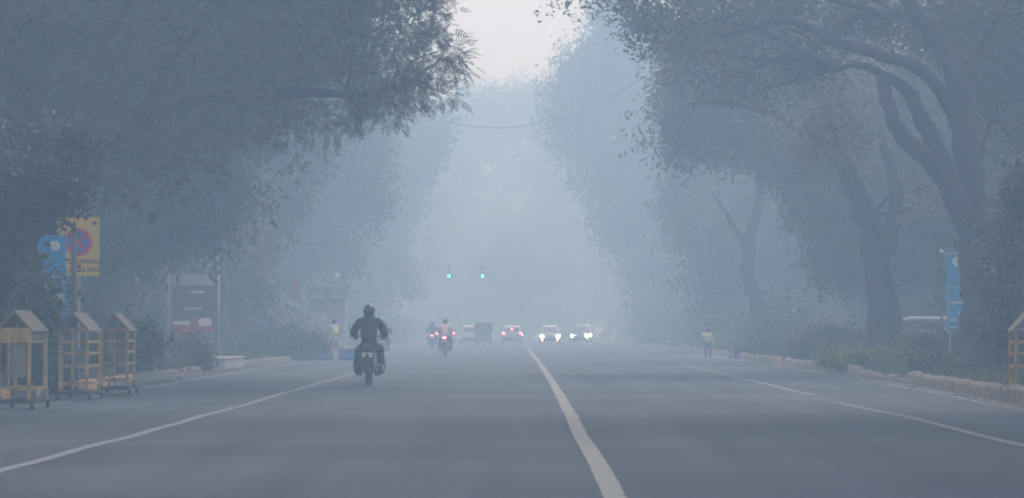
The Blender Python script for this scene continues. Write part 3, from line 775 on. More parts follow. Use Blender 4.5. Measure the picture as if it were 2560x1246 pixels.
for i, (x, y) in enumerate(spots):
    k = i % 3
    o = protos[k] if not used[k] else copy_tree(protos[k])
    used[k] = True
    o.location = (x, y, 0.15); o.rotation_euler.z = r.uniform(0, 6.28); s = r.uniform(0.85, 1.12); o.scale = (s, s, s)
    if y > 335: o['label'], o['group'] = 'barely visible tree closing the far end of the avenue', 'far end trees'
    elif abs(x) > 19: o['label'], o['group'] = 'deep shadow tree of the outermost row %s of the road' % ('left' if x < 0 else 'right'), 'outer row trees ' + ('left' if x < 0 else 'right')
    else: o['label'], o['group'] = 'shadowy background tree directly behind the roadside trees %s of the road' % ('left' if x < 0 else 'right'), 'inner row trees ' + ('left' if x < 0 else 'right')

# unseen trees added by the camera; tall crowns shade the near road and haze
def shade_tree_proto(seed):
    r = random.Random(seed); bl = []
    for k in range(24):
        a = r.uniform(0, 6.28); rr = 7.2 * math.sqrt(r.random()); s = r.uniform(1.4, 2.1)
        bl.append((rr * math.cos(a), rr * math.sin(a), r.uniform(9.6, 14.5), s, s, s * 0.7))
    t = empty('shade_tree', (0, 0, 0), 0, 'unseen tree added just outside the picture to shade the near road', 'tree', 'added shade trees beside the camera')
    b = MB(); limb(b, [(0, 0, 0), (.2, 0, 4), (.1, .3, 8), (0, 0, 12)], 0.42, 0.1, 9, seed)
    for q in bl[:9]: limb(b, [(.1, .2, 6.5), (q[0] * .5, q[1] * .5, (q[2] + 7.5) * .5), q[:3]], 0.16, 0.03, 6, seed)
    foliage('crown', t, bl, 5600, T_MID, [M_leafm, M_leafd], seed, cl_r=0.8, per=10, scale=1.5)
    b.build('trunk', M_bark, t, smooth=True)
    return t
shade_src = shade_tree_proto(501)
for i, (x, y) in enumerate(((-11.5, 44), (-11.8, 31), (11.5, 40), (11.8, 27), (-12, 3), (12, -1), (-12, -16))):
    o = shade_src if i == 0 else copy_tree(shade_src); o.location = (x, y, 0.1); o.rotation_euler.z = i * 1.3

# ------------------------------------------------------------------ shrubs, hedges and ground cover
def shrub(label, blobs, n, tmpl, mats, seed, mix=None, scale=0.5, cl=0.16, cat='shrub', name='shrub'):
    c = Vector((sum(b[0] for b in blobs) / len(blobs), sum(b[1] for b in blobs) / len(blobs), 0.1))
    t = empty(name, c, 0, label, cat)
    bl = [(x - c.x, y - c.y, z - c.z, rx, ry, rz) for x, y, z, rx, ry, rz in blobs]
    f, cc = foliage('leaves', t, bl, n, tmpl, mats, seed, cl_r=cl, per=9, scale=scale, droop=-0.1, mix=mix)
    for q in bl:
        b = MB(); b.tube([(q[0] * .8, q[1] * .8, 0), (q[0] * .95, q[1] * .95, max(0.1, q[2] * .6)), q[:3]], [0.02, 0.015, 0.006], 4); b.build('stem', M_bark, t)
    return t
shrub('green shrub with yellow blossoms behind the broken kerb on the right', px_blobs([(2140, 908, 24), (2190, 903, 28), (2240, 908, 26), (2170, 928, 18), (2225, 928, 16), (2105, 898, 20), (2070, 893, 18), (2285, 915, 22), (2260, 890, 18)], 74, 1.2, 1), 4200, T_BROAD, [M_leafg, M_leafy], 201, mix=[0.5, 0.5])
shrub('low green hedge between the flowering shrub and the right barricade', px_blobs([(2310, 922, 26), (2360, 928, 28), (2420, 936, 30), (2480, 952, 32), (2330, 940, 20), (2400, 950, 22), (2540, 962, 34), (2450, 920, 24)], 62, 1.2, 2), 4200, T_BROAD, [M_leafg, M_leafm], 202, mix=[0.6, 0.4], cat='hedge', name='hedge')
shrub('dark rounded bush at the foot of the curved trunk on the right', px_blobs([(1900, 875, 30), (1940, 870, 30), (1870, 880, 20), (1980, 880, 24)], 112, 1.5, 3), 1400, T_BROAD, [M_leafm], 203, scale=0.8, cl=0.3)
shrub('bushy undergrowth below the thick trunk on the right verge', px_blobs([(2030, 886, 24), (2080, 880, 28), (2010, 868, 22), (2060, 850, 30), (2130, 866, 28), (2180, 874, 26)], 92, 1.5, 4), 3000, T_BROAD, [M_leafm, M_leafo], 204, scale=0.8, cl=0.3)
shrub('grassy green hedge below the tall blue sign on the right', px_blobs([(2280, 872, 26), (2340, 868, 28), (2400, 872, 32), (2450, 885, 40)], 76, 1.5, 5), 2600, T_BROAD, [M_leafg, M_leafo], 205, scale=0.7, cl=0.25, cat='hedge', name='hedge')
shrub('bushy pale green shrub between the third barricade and the poster stand', px_blobs([(400, 900, 34), (440, 890, 40), (480, 885, 34), (370, 920, 24), (430, 925, 22), (500, 905, 20), (350, 895, 30)], 76, 1.5, 6), 2600, T_BROAD, [M_leafg, M_leafo], 206, mix=[0.5, 0.5], scale=0.7)
shrub('dark weedy bush behind the barricades on the left', px_blobs([(350, 860, 40), (300, 870, 40), (230, 880, 50), (150, 880, 50), (60, 900, 60)], 66, 1.5, 7), 3000, T_BROAD, [M_leafd, M_leafm], 207, scale=0.8, cl=0.25)
shrub('long low hedge running behind the left kerb past the blue totem', px_blobs([(620, 885, 30), (680, 880, 30), (740, 878, 28), (590, 870, 34), (660, 855, 34), (720, 850, 30), (780, 865, 24)], 108, 2, 8), 2600, T_BROAD, [M_leafm, M_leafg], 208, scale=0.9, cl=0.3, cat='hedge', name='hedge')
shrub('bushy mass at the foot of the leftmost tree', px_blobs([(20, 960, 40), (70, 950, 34), (130, 940, 34), (-30, 960, 60)], 51, 1, 9), 1600, T_BROAD, [M_leafd, M_leafm], 209, scale=0.7)
def far_hedge(side, label):
    bl = []
    r = random.Random(60 + side)
    for k in range(34):
        y = 118 + k * 5.2
        bl.append((side * (10.8 + r.uniform(-.4, 1.2)), y, 0.7, 1.2, 2.8, r.uniform(0.7, 1.2)))
    shrub(label, bl, 5200, T_MID, [M_leafm, M_leafg], 400 + side, scale=1.2, cl=0.5, cat='hedge', name='hedge')
far_hedge(-1, 'long faded hedge along the far left verge'); far_hedge(1, 'long faded hedge along the far right verge')

# grass and litter on the verges
def grass(n, seed):
    rs = np.random.RandomState(seed)
    side = rs.choice([-1, 1], n); y = 42 + 100 * rs.rand(n) ** 1.6
    kx = np.where(side > 0, np.array([kx_right(t) for t in y]), np.array([kx_left(t) for t in y]))
    x = kx + side * (0.35 + 3.6 * rs.rand(n) ** 1.3)
    a = rs.rand(n) * 6.28; h = rs.uniform(0.08, 0.34, n); w = 0.012 + 0.012 * rs.rand(n)
    dx, dy = np.cos(a) * w, np.sin(a) * w; lx, ly = rs.normal(size=n) * 0.08, rs.normal(size=n) * 0.08
    z0 = np.full(n, 0.09)
    V = np.stack([np.stack([x - dx, y - dy, z0], 1), np.stack([x + dx, y + dy, z0], 1), np.stack([x + lx + dx * .3, y + ly + dy * .3, z0 + h], 1), np.stack([x + lx - dx * .3, y + ly - dy * .3, z0 + h], 1)], 1)
    Q = np.arange(n * 4).reshape(n, 4)
    o = fast_mesh('grass', V.reshape(-1, 3), Q, [M_leafg, M_leafo], None, rs.randint(0, 2, n))
    tag(o, 'short rough grass growing along both verges behind the kerbs', 'grass', kind='stuff')
grass(26000, 5)
def litter(n, seed):
    rs = np.random.RandomState(seed)
    side = rs.choice([-1, 1], n); y = 24 + 80 * rs.rand(n) ** 1.3
    kx = np.where(side > 0, np.array([kx_right(t) for t in y]), np.array([kx_left(t) for t in y]))
    x = kx - side * np.abs(rs.normal(size=n)) * 0.45 - side * 0.05
    far = rs.rand(n) < 0.012; x = np.where(far, rs.uniform(-8, 7.6, n), x)
    a = rs.rand(n) * 6.28; L = rs.uniform(0.02, 0.055, n); W = L * 0.4
    z = np.array([wave(px, py) for px, py in zip(x, y)]) + 0.014
    c, s_ = np.cos(a), np.sin(a)
    q = lambda u, v, h: np.stack([x + c * u - s_ * v, y + s_ * u + c * v, z + h], 1)
    V = np.stack([q(-L, 0 * W, 0), q(0 * L, W, rs.uniform(0, .012, n)), q(L, 0 * W, rs.uniform(0, .02, n)), q(0 * L, -W, rs.uniform(0, .012, n))], 1)
    o = fast_mesh('leaf_litter', V.reshape(-1, 3), np.arange(n * 4).reshape(n, 4), [mat('dry_leaf', (.16, .12, .07), .9, var=.4), mat('dry_leaf_dark', (.05, .04, .03), .9)], None, rs.randint(0, 2, n))
    tag(o, 'dry fallen leaves scattered along the gutters and over the road', 'leaf litter', kind='stuff')
litter(3600, 8)

# ------------------------------------------------------------------ barricades with gabled tops
def barricade(label, x, y, rz=0.0, board=True, extra=0, flip=1):
    """gable end faces the camera; long side runs along the road"""
    W, L, HE, HP = 0.44, 1.35, 1.17, 1.43
    t = empty('barricade', (x, y, 0.004), rz, label, 'barricade', 'police barricades at the roadside')
    pr = 0.024
    for sx in (-1, 1):
        for y_ in (0, L):
            b = MB(); b.box((sx * W / 2, y_, 0.12 + (HE - 0.12) / 2), (2 * pr, 2 * pr, HE - 0.12)); b.build('post', M_yel, t)
    def rail(z, m=M_yel, name='rail', zz=0.042):
        b = MB()
        for y_ in (0, L): b.box((0, y_, z), (W - 2 * pr - 0.002, 0.026, zz))
        for sx in (-1, 1): b.box((sx * W / 2, L / 2, z), (0.026, L - 2 * pr - 0.002, zz))
        b.build(name, m, t)
    for z in ((0.30, 0.98) if board else (0.26, 0.55, 0.76, 0.95)): rail(z)
    rail(HE - 0.015)
    # roof: two sheets with thickness
    for s in (-1, 1):
        b = MB(); o_ = 0.05
        a0 = Vector((s * (W / 2 + o_), -0.04, HE - 0.035)); a1 = Vector((0, -0.04, HP)); d = Vector((0, L + 0.08, 0)); th = Vector((0, 0, -0.018))
        b.add([a0, a1, a1 + d, a0 + d, a0 + th, a1 + th, a1 + d + th, a0 + d + th], [(0, 1, 2, 3), (7, 6, 5, 4), (0, 4, 5, 1), (1, 5, 6, 2), (2, 6, 7, 3), (3, 7, 4, 0)])
        b.build('roof_sheet', M_yel2, t)
    b = MB()
    for y_ in (0.0, L):
        for s in (-1, 1):
            b = MB(); b.bar((s * (W / 2 - 0.01), y_, HE + 0.012), (0.004 * s, y_, HP - 0.04), 0.013, 5); b.build('gable_bar', M_yel, t)
    if board:
        b = MB(); b.box((0, -0.012, 1.075), (W - 0.05, 0.012, 0.155)); b.build('top_board', M_yel, t)
        b = MB(); b.box((W / 2 + 0.0165, L / 2, 1.065), (0.006, L - 0.06, 0.155)); b.build('side_board', M_yel2, t)
        b = MB(); b.box((0.03, 0.03, 0.70), (0.28, 0.012, 0.47)); b.build('plate', M_plate, t)
        b = MB(); b.box((0, L * .6, 0.22), (W - 0.05, 0.01, 0.14)); b.build('kick_board', M_plate, t)
        b = MB(); b.box((-0.07, 0.0, 0.64), (0.022, 0.022, 0.64)); b.build('rail', M_yel, t)
    else:
        b = MB(); b.box((-0.01, 0.0, 0.72), (0.03, 0.02, 0.88)); b.build('rail', M_yel, t)
        b = MB(); b.box((0.09, 0.035, 0.66), (0.19, 0.012, 0.36)); b.build('plate', M_plate, t)
        if extra:
            for k in range(4):
                b = MB(); b.box((-0.15 + k * 0.10, 0.01, 1.055), (0.012, 0.012, 0.17)); b.build('rail', M_yel2, t)
    b = MB()
    for sx in (-1, 1): b.box((sx * W / 2, L / 2, 0.115), (0.06, L + 0.1, 0.05))
    for y_ in (0, L): b.box((0, y_, 0.115), (W - 0.062, 0.06, 0.045))
    b.build('base_frame', M_rust, t)
    for sx in (-1, 1):
        for y_ in (0, L):
            b = MB(); b.lathe((sx * (W / 2 + 0.045), y_, 0.05), [(0.02, -0.02), (0.05, -0.02), (0.05, 0.02), (0.02, 0.02)], 'X', 12); w_ = b.build('wheel', M_rub, t)
            b = MB(); b.box((sx * (W / 2 + 0.045), y_, 0.085), (0.05, 0.03, 0.03)); b.build('axle_fork', M_rust, w_)
    return t
g1 = G(34, 1026); barricade('roofed yellow barricade at the bottom left corner with a solid board under its gable', g1.x, g1.y, 0)
g2 = G(183, 1001); barricade('roofed yellow barricade with four open rails, second from the left edge', g2.x, g2.y, 0, board=False)
g3 = G(286, 989); barricade('roofed yellow barricade farthest along the left group, with thin bars below its gable', g3.x, g3.y, R(2.5), board=False, extra=1)
g4 = G(2574, 1004); barricade('roofed orange-yellow barricade half cut off by the right edge of the picture', g4.x, g4.y, R(-6), board=False)

# ------------------------------------------------------------------ signs
def totem(label, p, w, h, z0, rz=0, disc=None):
    t = empty('totem_sign', (p.x, p.y, 0.1), rz, label, 'sign')
    b = MB(); b.box((0, 0, z0 + h / 2 - 0.1), (w, 0.07, h)); b.build('panel', M_blue, t, bevel=0.008)
    b = MB()
    for s in (-1, 1): b.bar((s * w * .35, 0.01, -0.12), (s * w * .35, 0.01, z0 - 0.1), 0.025, 6)
    b.build('leg', M_pole, t)
    b = MB(); b.box((0, 0, z0 + h - 0.1 + 0.015), (w + 0.02, 0.09, 0.02)); b.build('top_cap', M_white if disc is None else M_blue, t)
    if disc:
        b = MB(); b.lathe((-w * .32, 0.012, z0 + h - 0.1 - disc), [(0.001, -.02), (disc, -.02), (disc, .02), (0.001, .02)], 'Y', 24); b.build('header_disc', M_blue, t)
    yf = -0.0375
    def z(k): return z0 - 0.1 + h * k
    b = MB(); b.lathe((0, yf - 0.001, z(0.90)), [(0.001, 0), (0.23 * w, 0), (0.23 * w, -0.003), (0.001, -0.003)], 'Y', 20); e = b.build('emblem', M_white, t)
    b = MB(); b.box((0, yf - 0.006, z(0.90)), (0.012, 0.002, 0.15)); b.box((-0.035, yf - 0.006, z(0.89)), (0.008, 0.002, 0.08)); b.box((0.035, yf - 0.006, z(0.89)), (0.008, 0.002, 0.08)); b.build('emblem_mark', M_blue, e)
    b = MB(); t_ = 0.014; a = w * .42
    b.box((0, yf - .002, z(0.56)), (2 * a, .003, t_)); b.box((0, yf - .002, z(0.03)), (2 * a, .003, t_))
    for s in (-1, 1): b.box((s * (a - t_ / 2), yf - .002, z(0.295)), (t_, .003, h * .53 - t_ - .002))
    b.build('border', M_white, t)
    r = random.Random(int(p.y * 10)); rows = (0.47, 0.35, 0.23, 0.12)
    for i, k in enumerate(rows):
        b = MB()
        if i % 2 == 0:
            b.box((a * .25, yf - .002, z(k)), (0.09, .003, 0.012)); b.bar((a * .25 - .03, yf - .003, z(k) - .03), (a * .25 + .03, yf - .003, z(k) + .03), 0.007, 4); b.bar((a * .25, yf - .003, z(k) - .05), (a * .25, yf - .003, z(k) + .04), 0.01, 4)
            b.build('pictogram', M_white, t)
        else:
            x_ = -a * .75
            while x_ < a * .75:
                ww = r.uniform(.015, .03); hh = r.uniform(.03, .07)
                b.box((x_ + ww / 2, yf - .002, z(k) - hh / 2 + .03), (ww, .003, hh)); x_ += ww + r.uniform(.006, .012)
            b.box((0, yf - .002, z(k) + .036), (a * 1.6, .003, .008))
            b.build('lettering', M_white, t)
    return t
pL = P(137, 700, 46.6); totem('blue upright sign with white round emblem, half hidden by leaves at far left', pL, 0.355, 1.51, P(137, 822, 46.6).z, R(8), disc=0.175)
pR = P(2393, 730, 75.5); totem('blue upright sign with white round emblem, partly behind the big right trunk', pR, 0.56, 2.0, P(2393, 824, 75.5).z, R(-4))
pF = P(655, 770, 118); totem('faint blue upright sign beneath the trees beyond the poster stand', pF, 0.52, 1.95, P(655, 832, 118).z, R(6))

# yellow no-parking sign
ps = P(195, 617, 54); s_ = 54 / F
t = empty('parking_sign', (ps.x, ps.y, 0.1), R(6), 'yellow no stopping and no parking sign with red and blue disc', 'sign')
w, h = 108 * s_, 147 * s_; zc = ps.z - 0.1
b = MB(); b.box((0, 0, zc), (w, 0.02, h)); b.build('board', M_syel, t, bevel=0.004)
b = MB()
for s in (-1, 1): b.box((s * (w / 2 + .012), 0, zc), (.02, .04, h + .044))
b.box((0, 0, zc + h / 2 + .012), (w, .04, .02)); b.build('frame', M_steel, t)
yf = -0.0115
dz = zc + (617 - 606) * s_
b = MB(); b.lathe((0, yf, dz), [(0.001, 0), (35 * s_, 0), (35 * s_, -.003), (0.001, -.003)], 'Y', 32); d = b.build('disc_rim', M_red, t)
b = MB(); b.lathe((0, yf - .0035, dz), [(0.001, 0), (26 * s_, 0), (26 * s_, -.002), (0.001, -.002)], 'Y', 32); b.build('disc_field', M_sblue, d)
b = MB()
for a_ in (45, -45):
    rm = Matrix.Rotation(R(a_), 3, 'Y'); b.box((0, yf - .007 - (0.0012 if a_ > 0 else 0), dz), (52 * s_, .001, 7 * s_), rm)
b.build('cross_bar', M_red, d)
b = MB(); b.lathe((w / 2 - 13 * s_, yf, zc + h / 2 - 15 * s_), [(0.001, 0), (5 * s_, 0), (5 * s_, -.002), (0.001, -.002)], 'Y', 14); b.build('round_mark', M_blackp, t)
text_obj('lettering', 'NO STOPPING', 0.135, M_blackp, t, (0, yf - .003, zc - (655 - 617) * s_), (R(90), 0, 0))
text_obj('lettering', 'NO PARKING', 0.135, M_blackp, t, (0, yf - .003, zc - (675 - 617) * s_), (R(90), 0, 0))
b = MB(); b.bar((0.02, 0.045, -0.1), (0.02, 0.045, zc + h * .4), 0.03, 8); b.build('pole', M_pole, t)
# dark pole standing before the sign
p = P(184, 700, 51.5)
t = empty('steel_pole', (p.x, p.y, 0.1), 0, 'dark brown pole standing in front of the yellow sign', 'pole')
b = MB(); b.tube([(0, 0, -.1), (0, 0, 1.2), (0, 0, 3.0)], [.075, .06, .045], 10); b.build('shaft', M_poled, t, smooth=True)
b = MB(); b.lathe((0, 0, 0), [(.1, -.05), (.1, .12), (.07, .16)], 'Z', 12); b.build('foot_collar', M_poled, t)

# thin pole with a white cap, right
p = P(2354, 760, 70)
t = empty('thin_pole', (p.x, p.y, 0.1), 0, 'thin dark pole with a small white lamp cap left of the right blue sign', 'pole')
zt = P(2354, 632, 70).z - 0.1
b = MB(); b.bar((0, 0, -.1), (0, 0, zt), .022, 8); b.build('shaft', M_poled, t)
b = MB(); b.ell((0, 0, zt + .03), (.05, .05, .045)); b.build('cap', M_white, t, smooth=True)
b = MB(); b.box((.02, -.03, zt - .42), (.07, .03, .04)); b.build('bracket', M_steel, t)

# poster stand
D = 98; s_ = D / F
p = P(484, 757, D)
t = empty('poster_stand', (p.x, p.y, 0.1), R(3), 'tall poster stand with white top strip and red bottom band behind the left shrub', 'billboard')
w = 106 * s_; zt = P(484, 682, D).z - .1; zb = P(484, 832, D).z - .1; h = zt - zb
b = MB(); b.box((0, 0, (zt + zb) / 2), (w, .12, h)); b.build('panel', mat('poster_dark', (0.085, 0.085, 0.10), .4, var=.3, scale=1.5), t)
b = MB()
for s in (-1, 1): b.box((s * (w / 2 + .05), 0, (zt - .1) / 2), (.08, .14, zt + .1))
b.build('leg', mat('post_slate', (0.06, 0.065, 0.08), .6), t)
b = MB(); b.box((0, -.066, zt - h * .115), (w * .98, .008, h * .19)); b.build('header_strip', mat('poster_white', (0.36, 0.34, 0.35), .5, var=.35, scale=1), t)
b = MB(); b.box((0, -.066, zb + h * .055), (w * .98, .008, h * .11)); b.build('footer_band', mat('poster_red', (0.42, 0.03, 0.08), .5), t)
b = MB()
b.box((-.28 * w, -.066, zb + h * .16), (w * .40, .008, h * .07)); b.ell((w * .27, -.066, zb + h * .17), (w * .17, .01, h * .08), 14, 8)
b.box((w * .0, -.067, zb + h * .40), (w * .4, .006, h * .02)); b.box((w * .1, -.067, zb + h * .68), (w * .3, .006, h * .025)); b.build('picture_white', M_white, t)
b = MB(); b.ell((w * .02, -.067, zb + h * .17), (w * .10, .01, h * .075), 12, 8); b.bar((-.3 * w, -.067, zb + h * .60), (w * .05, -.067, zb + h * .49), .035, 4); b.bar((w * .05, -.067, zb + h * .49), (w * .42, -.067, zb + h * .64), .03, 4); b.build('picture_red', mat('poster_rose', (0.36, 0.06, 0.09), .5), t)
# light grey post beside it
p = P(420, 760, 92); t = empty('concrete_post', (p.x, p.y, 0.1), 0, 'pale grey concrete post left of the poster stand', 'post')
zt = P(420, 618, 92).z - .1
b = MB(); b.tube([(0, 0, -.1), (0, 0, zt)], [.105, .085], 10); b.build('shaft', mat('post_concrete', (0.34, 0.33, 0.33), .85), t, smooth=True)
b = MB(); b.box((0, 0, zt + .02), (.22, .22, .05)); b.build('cap', M_pole, t)
# pale post right of the stand
p = P(545, 760, 103); t = empty('steel_post', (p.x, p.y, 0.1), 0, 'slim pale post just right of the poster stand', 'post')
zt = P(545, 640, 103).z - .1
b = MB(); b.tube([(0, 0, -.1), (0, 0, zt)], [.07, .06], 8); b.build('shaft', M_pole, t, smooth=True)
b = MB(); b.ell((0, 0, zt), (.09, .09, .06)); b.build('cap', M_pole, t, smooth=True)
# small green board
p = P(517, 656, 106); t = empty('green_sign', (p.x, p.y, 0.1), 0, 'small bright green board above the poster stand', 'sign')
z_ = p.z - .1
b = MB(); b.box((0, 0, z_), (.42, .03, .42)); b.build('board', mat('board_green', (0.06, 0.42, 0.28), .5), t, bevel=.01)
b = MB(); b.bar((0, .035, -.1), (0, .035, z_ + .1), .03, 6); b.build('pole', M_pole, t)
# orange board
p = P(740, 725, 124); t = empty('orange_sign', (p.x, p.y, 0.1), 0, 'faded orange board on a post under the left trees', 'sign')
z_ = p.z - .1
b = MB(); b.box((0, 0, z_), (.42, .04, 1.0)); b.build('board', mat('board_orange', (0.30, 0.14, 0.08), .5), t, bevel=.01)
b = MB(); b.bar((0, .04, -.1), (0, .04, z_), .04, 6); b.build('pole', M_pole, t)
# small white notice board on a post behind the worker
p = P(810, 792, 122); t = empty('notice_sign', (p.x, p.y, 0.1), 0, 'small white square notice on a post left of the worker', 'sign')
z_ = p.z - .1
b = MB(); b.box((0, 0, z_), (.28, .02, .32)); b.build('board', mat('board_pale', (.6, .5, .5), .5), t)
b = MB(); b.bar((0, .03, -.1), (0, .03, z_ + .1), .025, 6); b.build('pole', M_pole, t)
# far kiosk fascia with pale green lettering strip
D = 137; p = P(818, 742, D); t = empty('kiosk', (p.x, p.y, 0.1), 0, 'faint roadside kiosk with a pale green fascia behind the worker', 'kiosk')
z_ = p.z - .1
b = MB(); b.box((0, 1.3, z_ / 2), (1.7, 2.2, z_ - .1)); b.build('cabin', mat('kiosk_wall', (.26, .28, .30), .7), t)
b = MB(); b.box((0, -.1, z_ + .15), (2.0, .5, .5)); b.build('fascia', mat('kiosk_dark', (.20, .23, .25), .6), t)
b = MB()
for k in (-.75, -.45, .35):
    b = MB(); b.box((k * .9 + .1, -.358, z_), (.42 if k > 0 else .3, .012, .12)); b.build('lettering_bar', mat('fascia_green', (.30, .52, .45), .5), t)
b = MB(); b.box((0, .6, z_ + .45), (2.3, 2.4, .08)); b.build('roof', M_steel, t)
# lamp globe near kiosk
p = P(842, 695, 152); t = empty('street_lamp', (p.x, p.y, 0.1), 0, 'slim street lamp with a pale globe behind the left worker', 'lamp')
z_ = p.z - .1
b = MB(); b.tube([(0, 0, -.1), (0, 0, z_)], [.05, .035], 8); b.build('pole', M_pole, t)
b = MB(); b.ell((0, 0, z_ + .12), (.16, .16, .15)); b.build('globe', mat('globe_white', (.7, .75, .75), .4), t, smooth=True)
# banner hung high on the left trees
p = P(611, 360, 99); t = empty('hanging_banner', (p.x, p.y, p.z - .7), R(10), 'white banner with a dark red middle showing between the left branches', 'banner')
b = MB()
k = 8
for i in range(k):
    x0, x1 = -.16 + .32 * i / k, -.16 + .32 * (i + 1) / k; y0, y1 = .02 * math.sin(i), .02 * math.sin(i + 1)
    b.add([(x0, y0, .38), (x1, y1, .38), (x1, y1, 1.05), (x0, y0, 1.05), (x0, y0 + .006, .38), (x1, y1 + .006, .38), (x1, y1 + .006, 1.05), (x0, y0 + .006, 1.05)], [(0, 1, 2, 3), (7, 6, 5, 4), (3, 2, 6, 7), (0, 4, 5, 1)])
b.build('cloth', mat('banner_white', (.75, .70, .70), .8), t)
b = MB(); b.lathe((.05, -.025, .70), [(.001, 0), (.16, 0), (.16, -.004), (.001, -.004)], 'Y', 16); b.build('round_mark', mat('banner_maroon', (.20, .05, .06), .8), t)
b = MB(); b.bar((-.2, .003, 1.07), (.25, .003, 1.07), .015, 6); b.bar((0, .003, 1.08), (0, .003, 2.6), .006, 4); b.build('hanger', M_pole, t)

# overhead wire
wpts = [P(x, y, 150 - (x - 1050) * 0.02) for x, y in ((700, 130), (880, 215), (1050, 285), (1130, 308), (1200, 318), (1270, 320), (1340, 311), (1420, 291), (1500, 258), (1600, 200), (1750, 90))]
b = MB(); b.tube(wob(wpts, 4, 0.0), .016, 5)
o = b.build('overhead_wire', M_blk); tag(o, 'thin dark wire sagging across the road between the trees', 'wire')

# ------------------------------------------------------------------ traffic signals
def signal(label, D, xp, yp, arm_from_x):
    p = P(xp, yp, D)
    t = empty('traffic_signal', (arm_from_x, D, 0.1), 0, label, 'traffic light', 'green traffic lights over the junction')
    z = p.z - .1 + .3
    b = MB(); b.tube([(0, 0, -.1), (0, 0, z + .5)], [.08, .05], 10); b.build('pole', M_pole, t, smooth=True)
    b = MB(); b.tube([(0, 0, z + .45), ((p.x - arm_from_x) * .5, 0, z + .6), (p.x - arm_from_x, 0, z + .5)], .025, 8); b.build('arm', M_pole, t)
    b = MB(); b.box((p.x - arm_from_x, 0, z + .0), (.28, .2, .90)); hd = b.build('housing', M_pole, t, bevel=.03)
    for k, (nm, m) in enumerate((('red_lens', mat('lens_red_off', (.12, .02, .02), .3)), ('amber_lens', mat('lens_amber_off', (.14, .07, .01), .3)), ('green_lens', E_green))):
        b = MB(); b.ell((p.x - arm_from_x, -.11, z + .3 - .3 * k), (.09, .04, .09), 16, 10); b.build(nm, m, hd, smooth=True)
        b = MB(); b.lathe((p.x - arm_from_x, -.17, z + .3 - .3 * k), [(.13, .06), (.13, -.07), (.12, -.07), (.12, .06)], 'Y', 16, closed=True); b.build('visor', M_blk, hd)
signal('left one of the two green traffic lights over the road', 222, 1122, 690, -9.4)
signal('right one of the two green traffic lights over the road', 224, 1206, 691, -9.7)

# ------------------------------------------------------------------ people
def skin_mesh(chains, m, name, parent, sub=1, extra=None):
    """chains: list of [(point, radius)...]; separately skinned trees of edges sharing points by identity of coordinates"""
    groups = chains
    out_v = []; out_f = []
    for grp in groups:
        vs = []; idx = {}; es = []; rad = []
        for ch in grp:
            prev = None
            for p, rr in ch:
                key = tuple(round(c, 4) for c in p)
                if key not in idx:
                    idx[key] = len(vs); vs.append(p); rad.append(rr)
                i = idx[key]
                if prev is not None and prev != i: es.append((prev, i))
                prev = i
        me = bpy.data.meshes.new('skeleton'); me.from_pydata([tuple(v) for v in vs], es, [])
        ob = bpy.data.objects.new('skeleton', me); col.objects.link(ob)
        sk = ob.modifiers.new('skin', 'SKIN'); sk.use_smooth_shade = True; sk.branch_smoothing = 0.6
        for i, sv in enumerate(me.skin_vertices[0].data):
            r_ = rad[i]; sv.radius = (r_, r_) if not isinstance(r_, tuple) else r_
            sv.use_root = (i == 0)
        sb = ob.modifiers.new('sub', 'SUBSURF'); sb.levels = sub; sb.render_levels = sub
        bpy.context.view_layer.update()
        ev = bpy.data.meshes.new_from_object(ob.evaluated_get(bpy.context.evaluated_depsgraph_get()))
        k = len(out_v)
        out_v += [tuple(v.co) for v in ev.vertices]
        out_f += [tuple(i + k for i in p.vertices) for p in ev.polygons]
        bpy.data.objects.remove(ob); bpy.data.meshes.remove(ev)
    if extra:
        k = len(out_v); out_v += [tuple(v) for v in extra.v]; out_f += [tuple(i + k for i in f) for f in extra.f]
    me = bpy.data.meshes.new(name); me.from_pydata(out_v, [], out_f); me.materials.append(m)
    me.polygons.foreach_set('use_smooth', [True] * len(me.polygons)); me.update()
    o = bpy.data.objects.new(name, me); col.objects.link(o); o.parent = parent
    return o

